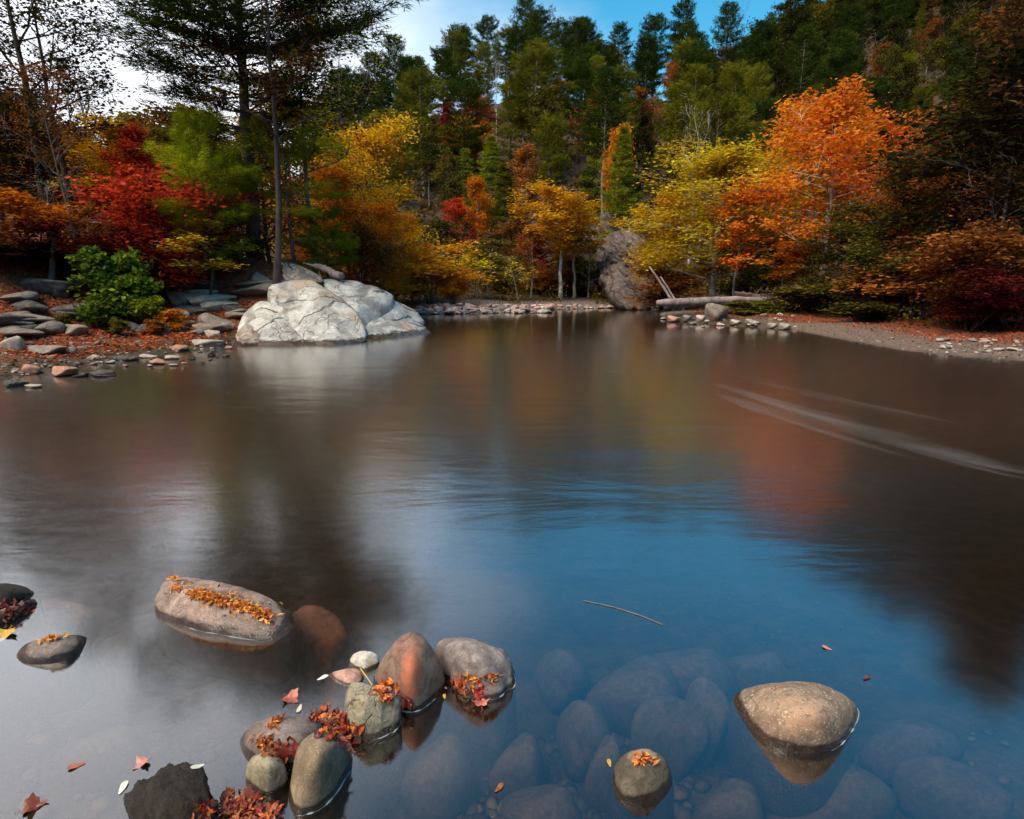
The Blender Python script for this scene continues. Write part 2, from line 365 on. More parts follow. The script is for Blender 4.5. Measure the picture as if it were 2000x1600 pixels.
def build_river():
    X0, X1, Y0, Y1, Z0 = -59.0, 59.0, -9.0, 42.0, -2.6
    V = [(X0, Y0, Z0), (X1, Y0, Z0), (X1, Y1, Z0), (X0, Y1, Z0), (X0, Y0, 0), (X1, Y0, 0), (X1, Y1, 0), (X0, Y1, 0)]
    Q = [(3, 2, 1, 0), (4, 5, 6, 7), (0, 1, 5, 4), (1, 2, 6, 5), (2, 3, 7, 6), (3, 0, 4, 7)]
    tag(link('river_water', make_mesh('river_water', V, Q), water_mat()), 'smooth brown river pool reflecting sky and autumn trees', None, kind='structure')
build_river()

# ------------------------------------------------------------------ rocks: rounded hull of points in the place, with noise
def hull_planes(P):
    bm = bmesh.new()
    for p in P: bm.verts.new(p)
    r = bmesh.ops.convex_hull(bm, input=bm.verts[:])
    bm.normal_update(); pl = []
    c = P.mean(0)
    for f in bm.faces:
        n = np.array(f.normal); h = float(n@(np.array(f.verts[0].co)-c))
        if h < 0: n, h = -n, -h
        if h < 1e-4: continue
        if all(n@q[0] < 0.995 for q in pl): pl.append((n, h))
    bm.free()
    return np.array([q[0] for q in pl]), np.array([q[1] for q in pl]), c
_ico = {}
def ico(s):
    if s not in _ico:
        bm = bmesh.new(); bmesh.ops.create_icosphere(bm, subdivisions=s, radius=1.0)
        V = np.array([v.co[:] for v in bm.verts]); bm.verts.ensure_lookup_table()
        T = np.array([[v.index for v in f.verts] for f in bm.faces]); bm.free(); _ico[s] = (V, T)
    return _ico[s]
def rock_mesh(name, pts, p=9, sub=5, amp=0.03, freq=5.0, seed=0, fine=0.006, ridged=0.0, extra=None, grow=1.03):
    """pts: world points; returns mesh local to base centre, and that centre"""
    P = np.asarray(pts, float); c0 = P.mean(0); Q = P-c0
    w, E = np.linalg.eigh(Q.T@Q); s = np.sqrt(np.maximum(w/len(P), 1e-6)); s = np.maximum(s, s.max()*0.25)
    N, Hh, c = hull_planes((Q@E)/s)
    D, T = ico(sub)
    a = np.maximum(D@N.T, 0)/Hh[None]
    r = (a**p).sum(1)**(-1.0/p)
    Vn = D*r[:, None]+c; V = (Vn*s)@E.T*grow
    sz = float(np.ptp(P, axis=0).max())
    Wp = V+c0
    dirn = V/(np.linalg.norm(V, axis=1)[:, None]+1e-9)
    n = fbm(Wp, freq/sz, 4, seed); dsp = amp*sz*n+fine*sz*fbm(Wp, freq*7/sz, 3, seed+5)
    if ridged: dsp = dsp-ridged*sz*np.exp(-(np.abs(fbm(Wp, freq*0.7/sz, 3, seed+50))/0.05)**2)*0.5
    V = V+dirn*dsp[:, None]
    if extra is not None: V = extra(V+c0)-c0
    base = np.array((c0[0], c0[1], max(0.0, P[:, 2].min())))
    flip = np.linalg.det(E) < 0
    return make_mesh(name, V+c0-base, None, T[:, ::-1] if flip else T, None, True), base
def rock(name, label, pts, mat, cat='rock', group=None, parent=None, **kw):
    me, b = rock_mesh(name, pts, **kw)
    o = link(name, me, mat, parent, Vector(b)-(parent.location if parent else Vector((0, 0, 0))))
    if parent is None: tag(o, label, cat, group)
    return o
def below(pts, dz=-0.22, grow=1.08):
    """continue a waterline outline under the water"""
    P = np.array([q for q in pts]); c = P.mean(0); B = c+(P-c)*grow; B[:, 2] = dz; return [tuple(q) for q in B]
def zpts(*a): return [W(*q) for q in a]
def ypts(*a): return [WY(*q) for q in a]

# ------------------------------------------------------------------ trees
def unit(v): return v/(np.linalg.norm(v)+1e-9)
def curve(p0, d, L, n, rng, wig=0.12, up=0.0, droop=0.0):
    pts = [np.array(p0, float)]; d = unit(np.array(d, float)); st = L/(n-1)
    for i in range(n-1):
        d = unit(d+rng.normal(0, wig, 3)+np.array((0, 0, up-droop*(i+1)/n))); pts.append(pts[-1]+d*st)
    return np.array(pts), d
def rotdir(d, ang, rng):
    d = unit(d); r = rng.normal(0, 1, 3); r = unit(r-d*(r@d)); return unit(d*math.cos(ang)+r*math.sin(ang))
def leaves(g, cen, size, rng, clump, updir=0.35, asp=0.62, hang=0.0):
    n = len(cen); d = rng.normal(0, 1, (n, 3)); d[:, 2] = d[:, 2]*0.6-hang; d /= np.linalg.norm(d, axis=1)[:, None]
    nn = rng.normal(0, 1, (n, 3)); nn[:, 2] += updir*2; nn -= d*(nn*d).sum(1)[:, None]; nn /= np.linalg.norm(nn, axis=1)[:, None]
    w = np.cross(nn, d); s = size*rng.uniform(0.65, 1.3, n)[:, None]
    V = np.stack([cen-d*s*.5, cen+w*s*asp*.5-d*s*.05+nn*s*.10, cen+d*s*.5, cen-w*s*asp*.5-d*s*.05+nn*s*.10], 1).reshape(-1, 3)
    i = np.arange(n)[:, None]*4; Q = i+np.arange(4)[None]
    g.add(V, Q, None, np.repeat(np.clip(0.55*clump+0.45*rng.random(n), 0, 1), 4))
def needles(g, cen, dirs, ln, wd, per, rng, spread=0.8, clump=None):
    n = len(cen); k = n*per; c = np.repeat(cen, per, 0); d = np.repeat(dirs, per, 0)+rng.normal(0, spread, (k, 3)); d[:, 2] = d[:, 2]*0.7+0.12
    d /= np.linalg.norm(d, axis=1)[:, None]; r = rng.normal(0, 1, (k, 3)); w = np.cross(d, r); w /= np.linalg.norm(w, axis=1)[:, None]
    L = ln*rng.uniform(0.6, 1.25, k)[:, None]; b = c+rng.normal(0, ln*0.22, (k, 3))
    V = np.stack([b-w*wd*.5, b+w*wd*.5, b+d*L], 1).reshape(-1, 3); T = np.arange(k)[:, None]*3+np.arange(3)[None]
    cl = rng.random(n) if clump is None else clump
    g.add(V, None, T, np.repeat(np.clip(0.6*np.repeat(cl, per)+0.4*rng.random(k), 0, 1), 3))

def deciduous(seed, H=10.0, r0=0.14, b0=0.25, Rc=2.6, nprim=22, nsec=6, nter=4, per=24, size=0.13, sig=0.22, wig=0.05, lean=(0, 0), prof='dome', stems=1,
              upang=(15, 62), droop=0.0, drop=0.0, trunk_sides=8, twig=True, bare=False, hang=0.15, hollow=0.0):
    rng = np.random.default_rng(seed); t = Geo(); g = Geo(); tips = []; cl = []
    for sidx in range(stems):
        a0 = rng.uniform(0, 6.28); base = np.array((0, 0, 0.0)) if stems == 1 else np.array((math.cos(a0), math.sin(a0), 0))*r0*1.6
        sp_ = 0 if stems == 1 else rng.uniform(0.08, 0.38)
        n = 11; Hs = H*(1 if stems == 1 else rng.uniform(0.7, 1.0)); zz = np.linspace(-0.03*H, 0.94*Hs, n); tt = np.linspace(0, 1, n)
        ox = np.cumsum(rng.normal(0, wig, n))*H*0.09; oy = np.cumsum(rng.normal(0, wig, n))*H*0.09
        tp = np.stack([base[0]+ox+(lean[0]+sp_*math.cos(a0))*H*tt**1.2, base[1]+oy+(lean[1]+sp_*math.sin(a0))*H*tt**1.2, zz], -1)
        flare = 1+0.7*np.exp(-tt*28)
        rs = r0*(1 if stems == 1 else 0.55)
        t.tube(tp, rs*(1-0.88*tt)*flare, trunk_sides)
        npz = nprim if stems == 1 else max(4, nprim//stems)
        for i in range(npz):
            u = b0+(0.99-b0)*((i+rng.uniform(0, 1))/npz); s = (u-b0)/(1-b0)
            if prof == 'dome': pf = math.sin(math.pi*min(1, 0.18+0.80*s))**0.6
            elif prof == 'cone': pf = 1.05-0.85*s
            elif prof == 'round': pf = math.sqrt(max(0.05, 1-(2*s-0.9)**2*0.9))
            else: pf = 0.55+0.55*s if s < 0.75 else 1.9*(1-s)+0.5
            if stems > 1: pf *= 0.6
            k = u*(n-1); k_ = min(int(k), n-2); p0 = tp[k_]+(tp[k_+1]-tp[k_])*(k-k_)
            az = i*2.39996+rng.uniform(-0.5, 0.5); el = R(upang[0]+(upang[1]-upang[0])*s+rng.uniform(-10, 12))
            L = Rc*pf*rng.uniform(0.7, 1.2)
            bp, bd = curve(p0, (math.cos(az)*math.cos(el), math.sin(az)*math.cos(el), math.sin(el)), L, 6, rng, 0.14, 0.04, droop)
            rb = max(0.012, rs*(1-0.85*u)*0.55); t.tube(bp, np.linspace(rb, rb*0.3, 6), 5)
            for j in range(nsec):
                v = rng.uniform(0.28, 1.0); q = v*5; q_ = min(int(q), 4); sp0 = bp[q_]+(bp[q_+1]-bp[q_])*(q-q_)
                sd = rotdir(unit(bp[q_+1]-bp[q_]), R(rng.uniform(20, 65)), rng)
                spt, sdd = curve(sp0, sd+np.array((0, 0, 0.1)), L*rng.uniform(0.25, 0.5), 4, rng, 0.2, 0.03, droop)
                t.tube(spt, np.linspace(rb*0.4, rb*0.12, 4), 4 if not twig else 3); c0 = rng.random()
                for q2 in range(nter):
                    v2 = rng.uniform(0.3, 1.0)*3; w_ = min(int(v2), 2); p2 = spt[w_]+(spt[w_+1]-spt[w_])*(v2-w_)
                    td = rotdir(unit(spt[w_+1]-spt[w_]), R(rng.uniform(15, 70)), rng)
                    tpt, _ = curve(p2, td, L*rng.uniform(0.12, 0.26), 3, rng, 0.25, 0.02, droop)
                    if twig or bare: t.tube(tpt, np.array((1, 0.7, 0.3))*max(0.004, rb*0.10), 3)
                    hr = math.hypot(tpt[1][0]-tp[k_][0], tpt[1][1]-tp[k_][1])
                    if rng.random() >= drop and (u > 0.72 or hr > hollow*Rc): tips.append(tpt[1]+(tpt[2]-tpt[1])*rng.random()); cl.append(c0*0.6+rng.random()*0.4)
    tm = t.mesh('trunk', True)
    if bare: return {'trunk': tm, 'crown': None, 'H': H}
    tips = np.array(tips); cl = np.array(cl)
    cen = np.repeat(tips, per, 0)+rng.normal(0, sig, (len(tips)*per, 3))*np.array((1, 1, 0.75))
    leaves(g, cen, size, rng, np.repeat(cl, per), hang=hang)
    return {'trunk': tm, 'crown': g.mesh('crown'), 'H': H}

def conifer(seed, H=18.0, r0=0.2, b0=0.3, Rc=3.0, whorl=0.75, nb=5, per=9, ln=0.45, wd=0.07, prof='pine', el=(0, 30), dead=True, step=0.42, spread=0.75, droop=0.0, miss=0.18):
    rng = np.random.default_rng(seed); t = Geo(); g = Geo(); cs = []; ds = []; cl = []
    n = 12; tt = np.linspace(0, 1, n); tp = np.stack([np.cumsum(rng.normal(0, 0.012, n))*H*0.2, np.cumsum(rng.normal(0, 0.012, n))*H*0.2, np.linspace(-0.03*H, H, n)], -1)
    t.tube(tp, r0*(1-0.92*tt)*(1+0.5*np.exp(-tt*30)), 7)
    z = b0*H
    while z < 0.985*H:
        s = (z/H-b0)/(1-b0)
        if prof == 'pine': pf = (0.65+1.0*s if s < 0.35 else 1.0-0.62*((s-0.35)/0.65)**2.0)*rng.uniform(0.7, 1.15)
        elif prof == 'tall': pf = (0.6+1.3*s if s < 0.3 else 1.0-0.9*((s-0.3)/0.7)**0.9)*rng.uniform(0.65, 1.2)
        else: pf = (1.02-0.98*s)*rng.uniform(0.8, 1.1)
        k = z/H*(n-1); k_ = min(int(k), n-2); p0 = tp[k_]+(tp[k_+1]-tp[k_])*(k-k_); a0 = rng.uniform(0, 6.28); c0 = rng.random()
        for i in range(nb):
            if rng.random() < miss: continue
            az = a0+i*6.283/nb+rng.uniform(-0.4, 0.4); e = R(el[0]+(el[1]-el[0])*s+rng.uniform(-9, 9)); L = Rc*pf*rng.uniform(0.55, 1.2)
            bp, bd = curve(p0, (math.cos(az)*math.cos(e), math.sin(az)*math.cos(e), math.sin(e)), L, 5, rng, 0.07, 0.05, droop)
            t.tube(bp, np.linspace(max(0.015, r0*0.22*(1-s*0.7)), 0.008, 5), 4)
            m_ = max(2, int(L/step)); cb = c0*0.5+rng.random()*0.5
            for j in range(m_):
                v = 0.25+0.75*(j+1)/m_; q = v*4; q_ = min(int(q), 3); c = bp[q_]+(bp[q_+1]-bp[q_])*(q-q_); d = unit(bp[q_+1]-bp[q_])
                side = np.cross(d, (0, 0, 1)); wl_ = (0.20+0.34*(1-v))*L*rng.uniform(0.6, 1.1)
                cs.append(c); ds.append(d); cl.append(cb)
                for sg in (-1, 1):
                    m2 = max(1, int(wl_/step))
                    for q2 in range(m2):
                        dd = unit(side*sg+d*0.6); cs.append(c+dd*wl_*(q2+1)/m2+rng.normal(0, 0.06, 3)); ds.append(dd); cl.append(cb)
        z += whorl*rng.uniform(0.7, 1.3)*(1.0-0.45*s)
    if dead:
        for i in range(7):
            z = rng.uniform(0.1, b0)*H; az = rng.uniform(0, 6.28); k = z/H*(n-1); k_ = min(int(k), n-2)
            bp, _ = curve(tp[k_]+(tp[k_+1]-tp[k_])*(k-k_), (math.cos(az), math.sin(az), 0.05), rng.uniform(0.3, 0.8)*Rc*0.6, 4, rng, 0.15); t.tube(bp, np.linspace(0.03, 0.006, 4), 3)
    needles(g, np.array(cs), np.array(ds), ln, wd, per, rng, spread, np.array(cl))
    return {'trunk': t.mesh('trunk', True), 'crown': g.mesh('crown'), 'H': H}

BARK_PINE = bark_mat('bark_pine', (0.028, 0.020, 0.016), (0.085, 0.058, 0.045), 6)
BARK_GREY = bark_mat('bark_grey', (0.09, 0.075, 0.06), (0.24, 0.20, 0.165), 5)
BARK_DARK = bark_mat('bark_dark', (0.022, 0.017, 0.013), (0.07, 0.052, 0.038), 5)
BARK_PALE = bark_mat('bark_sycamore', (0.20, 0.155, 0.12), (0.72, 0.66, 0.58), 2.2, 0.45)
BARK_TAN = bark_mat('bark_tan', (0.22, 0.16, 0.10), (0.48, 0.37, 0.25), 3)

# leaf colours of the kinds of tree (two tones each)
GREEN_DK = leaf_mat((0.012, 0.027, 0.006), (0.055, 0.075, 0.010), 0.15)
GREEN_PINE = leaf_mat((0.038, 0.050, 0.006), (0.165, 0.150, 0.011), 0.25)
GREEN_LIT = leaf_mat((0.075, 0.105, 0.007), (0.23, 0.235, 0.014), 0.28)
GREEN_YEL = leaf_mat((0.13, 0.17, 0.006), (0.33, 0.34, 0.016), 0.35)
BUSH_GREEN = leaf_mat((0.032, 0.075, 0.007), (0.15, 0.20, 0.016), 0.3)
YELLOW = leaf_mat((0.30, 0.17, 0.008), (0.66, 0.50, 0.018), 0.38)
GOLD = leaf_mat((0.34, 0.14, 0.006), (0.72, 0.36, 0.012), 0.35)
ORANGE = leaf_mat((0.30, 0.072, 0.006), (0.68, 0.23, 0.014), 0.38)
FLAME = leaf_mat((0.40, 0.05, 0.008), (0.85, 0.22, 0.014), 0.4)
RED = leaf_mat((0.20, 0.018, 0.010), (0.56, 0.075, 0.024), 0.40)
MAROON = leaf_mat((0.07, 0.006, 0.012), (0.26, 0.014, 0.030), 0.3)
RUST = leaf_mat((0.085, 0.030, 0.009), (0.30, 0.105, 0.018), 0.3)
BROWN_DK = leaf_mat((0.030, 0.013, 0.007), (0.095, 0.045, 0.013), 0.25)  # dark brown; on right-bank trees it carries the vignette darkening as leaf colour
OLIVE = leaf_mat((0.035, 0.036, 0.007), (0.135, 0.105, 0.014), 0.28)
OLIVE_DK = leaf_mat((0.014, 0.016, 0.005), (0.050, 0.042, 0.008), 0.2)  # dark olive; also carries edge darkening and backlit silhouettes as leaf colour
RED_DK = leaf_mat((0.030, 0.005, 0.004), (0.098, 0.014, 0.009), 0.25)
GOLD_GREEN = leaf_mat((0.16, 0.15, 0.012), (0.62, 0.25, 0.012), 0.35)

ARC = {}
for k_, sd_ in enumerate((11, 12, 13, 14)):
    ARC['pine%d' % k_] = conifer(sd_, b0=(0.22, 0.34, 0.42, 0.28)[k_], Rc=(3.6, 4.0, 3.3, 3.5)[k_], el=(-4, 48), per=11)
for k_, sd_ in enumerate((21, 22)):
    ARC['cone%d' % k_] = conifer(sd_, H=12, r0=0.15, b0=0.05, Rc=2.5, whorl=0.5, nb=6, prof='cone', el=(-8, 25), per=8, ln=0.36, wd=0.06, step=0.36, dead=False, miss=0.1)
for k_, sd_ in enumerate((31, 32, 33, 34)):
    ARC['far%d' % k_] = deciduous(sd_, H=12, r0=0.17, b0=(0.3, 0.22, 0.38, 0.26)[k_], Rc=(3.2, 3.5, 3.0, 2.7)[k_], nprim=17, nsec=5, nter=3, per=20, size=0.30, sig=0.34, twig=False, prof=('dome', 'round', 'vase', 'dome')[k_])
for k_, sd_ in enumerate((41, 42, 43)):
    ARC['mid%d' % k_] = deciduous(sd_, H=10, r0=0.12, b0=(0.22, 0.3, 0.18)[k_], Rc=(2.5, 2.7, 2.2)[k_], nprim=22, nsec=6, nter=4, per=20, size=0.15, sig=0.27, prof=('dome', 'round', 'cone')[k_])
for k_, sd_ in enumerate((51, 52, 53)):
    ARC['shrub%d' % k_] = deciduous(sd_, H=3, r0=0.05, b0=0.12, Rc=1.5, nprim=27, nsec=5, nter=4, per=12, size=0.105, sig=0.15, stems=(6, 5, 8)[k_], upang=(20, 65), prof='round')
for k_, sd_ in enumerate((61, 62)):
    ARC['bare%d' % k_] = deciduous(sd_, H=9, r0=0.10, b0=0.3, Rc=2.6, nprim=15, nsec=6, nter=4, bare=True, upang=(35, 75), prof='vase')
for k_, sd_ in enumerate((66, 67)):
    ARC['sapling%d' % k_] = deciduous(sd_, H=5, r0=0.04, b0=0.4, Rc=0.9, nprim=12, nsec=4, nter=3, per=14, size=0.12, sig=0.13, upang=(25, 65))
ARC['willow'] = deciduous(71, H=3, r0=0.05, b0=0.55, Rc=1.7, nprim=16, nsec=5, nter=4, per=2, size=0.11, sig=0.05, upang=(35, 60), droop=0.55, prof='round', lean=(-0.12, 0))
ARC['syc'] = deciduous(81, H=12, r0=0.17, b0=0.22, Rc=3.9, nprim=32, nsec=8, nter=4, per=18, size=0.19, sig=0.25, hollow=0.42, upang=(0, 60), prof='dome', wig=0.03)
ARC['yel'] = deciduous(82, H=9, r0=0.13, b0=0.18, Rc=2.9, nprim=30, nsec=7, nter=4, per=22, size=0.15, sig=0.23, hollow=0.35, upang=(18, 62), prof='round', lean=(0.04, 0))
ARC['vase'] = deciduous(83, H=9, r0=0.105, b0=0.52, Rc=2.3, nprim=15, nsec=6, nter=4, per=20, size=0.17, sig=0.22, upang=(30, 62), prof='vase', wig=0.07)
ARC['sparse0'] = deciduous(91, H=13, r0=0.14, b0=0.36, Rc=2.6, nprim=22, nsec=7, nter=4, per=8, size=0.13, sig=0.17, upang=(20, 60), prof='round')
ARC['sparse1'] = deciduous(92, H=13, r0=0.105, b0=0.45, Rc=3.4, nprim=22, nsec=7, nter=5, per=6, size=0.12, sig=0.16, upang=(25, 60), prof='vase', wig=0.07)
ARC['bigpine'] = conifer(95, H=14, r0=0.2, b0=0.36, Rc=4.3, whorl=0.52, nb=6, per=13, ln=0.30, wd=0.028, step=0.26, el=(4, 35), spread=0.7, miss=0.16, prof='tall')
ARC['youngpine'] = conifer(96, H=4, r0=0.05, b0=0.25, Rc=1.3, whorl=0.42, nb=5, per=22, ln=0.17, wd=0.012, step=0.13, el=(8, 40), dead=False, spread=0.55)
ARC['lowpine'] = conifer(97, H=6, r0=0.06, b0=0.45, Rc=1.6, whorl=0.6, nb=4, per=22, ln=0.17, wd=0.012, step=0.14, el=(0, 30), dead=True, spread=0.55)
ARC['bush'] = deciduous(99, H=1.6, r0=0.03, b0=0.1, Rc=0.95, nprim=30, nsec=5, nter=4, per=9, size=0.115, sig=0.09, stems=7, upang=(15, 65), prof='round')

PLACED = []
def plant(arch, base, height, leafm, bark, name, label, group=None, wide=1.0, rz=None, cat='tree', tilt=0.0):
    A = ARC[arch]; s = height/A['H']
    o = empty(name, tuple(base), label, cat, group, random.uniform(0, 6.28) if rz is None else rz)
    o.scale = (s*wide, s*wide, s)
    if tilt: o.rotation_euler = (0, tilt, o.rotation_euler[2])
    link('trunk', A['trunk'], bark, o)
    if A['crown'] is not None: link('crown', A['crown'], leafm, o)
    PLACED.append((o, base, height)); return o
def tree(px, Y, top, arch, leafm, bark, name, label, group=None, width=None, **kw):
    """px: trunk foot column, Y: distance, top: pixel row of the tree top; width: crown width in pixels"""
    b = spot(px, Y); h = zat(top, Y)-b[2]
    wide = 1.0; A = ARC[arch]
    if 'w' not in A:
        me = A['crown'] or A['trunk']; co = np.empty(len(me.vertices)*3, np.float32); me.vertices.foreach_get('co', co); co = co.reshape(-1, 3)
        A['w'] = float(np.percentile(co[:, 0], 97)-np.percentile(co[:, 0], 3)); A['top'] = float(np.percentile(co[:, 2], 99.6))
    h *= A['H']/A['top']
    if width:
        wide = (width/F*Y)/(A['w']*h/A['H'])
    return plant(arch, b, h, leafm, bark, name, label, group, wide=wide, **kw)

# ------------------------------------------------------------------ trees one can tell apart
random.seed(5)
T_ = tree
# far shore and right bank
T_(1597, 29, 178, 'syc', FLAME, BARK_PALE, 'sycamore_tree', 'tall flame orange sycamore with pale straight trunk on right bank', width=310, rz=0.6)
T_(1390, 30.5, 272, 'yel', YELLOW, BARK_PALE, 'yellow_tree', 'broad yellow tree with pale leaning trunk behind the fallen log', width=235, rz=1.0)
T_(1290, 33, 375, 'mid0', GOLD, BARK_GREY, 'golden_tree', 'golden orange tree beside the cliff, left of the yellow tree', width=110)
T_(1452, 32.5, 300, 'mid1', YELLOW, BARK_GREY, 'yellow_tree', 'yellow tree filling the gap between broad yellow tree and orange sycamore', width=100)
T_(1432, 27.8, 375, 'sapling1', FLAME, BARK_GREY, 'red_orange_sapling', 'red orange sapling in front of the yellow tree trunk', width=85)
T_(1700, 31, 235, 'mid1', FLAME, BARK_GREY, 'orange_tree', 'darker orange tree touching the right side of the flame orange sycamore', width=170)
T_(1540, 44, 200, 'far1', ORANGE, BARK_GREY, 'orange_tree', 'dull orange tree behind and left of the flame orange sycamore', width=150)
T_(1530, 27.0, 470, 'sapling0', ORANGE, BARK_TAN, 'orange_sapling', 'thin pale stemmed sapling left of the sycamore trunk', width=70)
T_(1567, 27.4, 480, 'sapling1', RUST, BARK_TAN, 'rusty_sapling', 'rust leaved sapling close beside the sycamore trunk', width=60)
T_(1096, 39.5, 352, 'vase', GOLD, BARK_PALE, 'golden_tree', 'golden tree on bare whitish trunk at the far waterline', width=125, rz=0.3)
T_(1122, 40.5, 395, 'vase', GOLD, BARK_TAN, 'golden_tree', 'second golden tree with thin tan trunk just behind the whitish one', width=95, rz=2.2)
T_(1036, 39, 440, 'sapling0', RUST, BARK_PALE, 'slender_tree', 'slender white trunked tree rising from the far gravel bar', width=55)
T_(955, 39, 468, 'sapling1', OLIVE, BARK_PALE, 'slender_tree', 'thin pale sapling with olive leaves by the far gravel bar', width=75)
T_(925, 38.5, 490, 'sapling0', YELLOW, BARK_GREY, 'yellow_sapling', 'small yellowish sapling right of the orange sycamore shrub', width=60)
T_(1012, 38.5, 495, 'willow', YELLOW, BARK_TAN, 'drooping_tree', 'drooping straw coloured bare branched tree on the far shore', width=90, rz=0.2)
T_(1150, 41, 470, 'bare0', None, BARK_TAN, 'bare_tree', 'thin bare tree between whitish trunk and grey cliff', width=60)
T_(1240, 40.5, 455, 'bare1', None, BARK_TAN, 'bare_shrub', 'greyish bare twiggy tree growing in front of the cliff', width=70)
T_(845, 33.5, 470, 'shrub0', GOLD_GREEN, BARK_GREY, 'sycamore_shrub', 'rounded orange and green sycamore shrub at the gravel bar', cat='shrub', width=140)
T_(885, 33.0, 520, 'shrub2', ORANGE, BARK_GREY, 'sycamore_shrub', 'lower orange shrub on the right flank of the sycamore shrub', cat='shrub', width=70)
T_(806, 35, 418, 'mid2', ORANGE, BARK_GREY, 'orange_tree', 'small pointed orange tree behind the sycamore shrub', width=75)
T_(770, 32, 500, 'shrub1', GREEN_YEL, BARK_GREY, 'green_shrub', 'yellow green shrub left of the orange sycamore shrub', cat='shrub', width=95)
T_(752, 27.5, 395, 'mid0', ORANGE, BARK_GREY, 'orange_tree', 'orange bushy tree just behind the white rock tip', width=120)
T_(700, 24.5, 440, 'shrub1', RUST, BARK_DARK, 'rusty_shrub', 'forked dark stemmed rusty shrub above the white rock', cat='shrub', width=120)
T_(735, 30, 235, 'mid1', GOLD, BARK_GREY, 'golden_tree', 'golden tree with airy crown right of the lichen grey trunk', width=170)
T_(670, 27.5, 330, 'mid2', ORANGE, BARK_GREY, 'orange_tree', 'orange tree behind the lichen grey trunk', width=150)
T_(640, 32, 215, 'mid0', OLIVE, BARK_GREY, 'olive_tree', 'olive yellow tree behind the lichen grey trunk', width=150)
# left bank
T_(500, 20.5, -330, 'bigpine', GREEN_DK, BARK_PINE, 'pine_tree', 'tall dark pine with spreading boughs on left bank', width=420, rz=0.7)
T_(546, 18.6, -260, 'sparse1', BROWN_DK, BARK_PINE, 'tall_tree', 'tall dark slender trunk rooted on top of the white rock', width=280, rz=2.0, tilt=-0.03)
T_(606, 21.2, -60, 'sparse1', YELLOW, BARK_GREY, 'tall_tree', 'lichen grey trunk with thin yellow crown behind the white rock', width=250, rz=4.1)
T_(108, 20.5, -180, 'sparse0', OLIVE_DK, BARK_DARK, 'tall_tree', 'tall thin leaved tree with dark trunk near the left edge', width=270, rz=0.2, tilt=-0.03)  # backlit silhouette against the sky put into the dark leaf colour
T_(150, 22.0, -60, 'sparse0', BROWN_DK, BARK_DARK, 'tall_tree', 'thinner brown leaved tree right of the tall left edge tree', width=190, rz=2.6)
T_(166, 17.6, 130, 'sparse0', RUST, BARK_GREY, 'leaning_tree', 'slim grey leaning trunk behind the green bush', width=110, tilt=-0.06)
T_(108, 16.8, 330, 'bare0', None, BARK_GREY, 'bare_tree', 'small bare crooked tree left of the green bush', width=150)
T_(20, 18.0, 60, 'sparse0', OLIVE_DK, BARK_DARK, 'dark_tree', 'dark sparse tree at the left frame edge above the bank', width=170)
T_(-60, 17.5, 130, 'mid1', OLIVE_DK, BARK_DARK, 'dark_tree', 'dark leafy tree cut by the left frame edge', width=260)
T_(235, 30, 45, 'bare1', None, BARK_GREY, 'bare_tree', 'fine twigged bare tree against the pale sky', width=150)
T_(190, 33, 70, 'bare0', None, BARK_GREY, 'bare_tree', 'grey bare tree behind the thin leaved trees', width=130)
T_(690, 33, 15, 'bare1', None, BARK_DARK, 'bare_tree', 'bare dark tree crown against sky right of the big pine', width=150)
T_(420, 18.8, 205, 'youngpine', GREEN_YEL, BARK_PINE, 'young_pine', 'bright yellow green young pine left of the two tall trunks', width=155)
T_(575, 20.0, 225, 'lowpine', GREEN_LIT, BARK_PINE, 'young_pine', 'light green pine boughs between the two tall trunks', width=190)
T_(645, 21.5, 405, 'youngpine', GREEN_LIT, BARK_PINE, 'young_pine', 'low light green pine right of the lichen grey trunk', width=105)
T_(340, 18.5, 345, 'shrub2', RED, BARK_DARK, 'red_maple', 'bright red maple shrub above the flat bank rocks', cat='shrub', width=215)
T_(282, 21.5, 245, 'mid2', RED, BARK_DARK, 'red_maple', 'taller red maple behind the green bush', width=120)
T_(215, 17.7, 440, 'shrub0', RED_DK, BARK_DARK, 'red_shrub', 'dark red shrub in the shade behind the green bush', cat='shrub', width=150)
T_(410, 18.2, 425, 'sapling0', YELLOW, BARK_DARK, 'yellow_sapling', 'yellow green sapling among the ledge rocks below the pine', width=115)
T_(468, 19.5, 400, 'shrub1', OLIVE, BARK_DARK, 'olive_shrub', 'olive shrub at the foot of the tall dark pine', cat='shrub', width=105)
T_(60, 17.2, 380, 'shrub1', ORANGE, BARK_DARK, 'orange_shrub', 'orange shrub by the left edge above the bank rocks', cat='shrub', width=170)
T_(10, 16.6, 470, 'shrub0', BROWN_DK, BARK_DARK, 'brown_shrub', 'dark brown shrub lowest at the left frame edge', cat='shrub', width=150)
T_(240, 25, 235, 'mid0', GOLD, BARK_DARK, 'golden_tree', 'golden tree behind the taller red maple', width=170)
T_(165, 26, 260, 'mid1', OLIVE, BARK_DARK, 'olive_tree', 'olive tree behind the slim grey leaning trunk', width=160)
T_(70, 25, 215, 'mid0', RUST, BARK_DARK, 'rusty_tree', 'rusty tree behind the tall left edge tree', width=180)
T_(-10, 24, 240, 'mid2', BROWN_DK, BARK_DARK, 'brown_tree', 'dark brown tree behind the left frame edge shrubs', width=180)
T_(350, 27, 240, 'mid1', OLIVE, BARK_DARK, 'olive_tree', 'yellowish olive tree behind the bright red maple shrub', width=180)
T_(445, 28, 225, 'mid0', OLIVE, BARK_DARK, 'olive_tree', 'olive tree behind the young yellow green pine', width=160)
T_(530, 29, 215, 'mid2', RUST, BARK_DARK, 'rusty_tree', 'rusty tree seen between the two tall trunks', width=150)
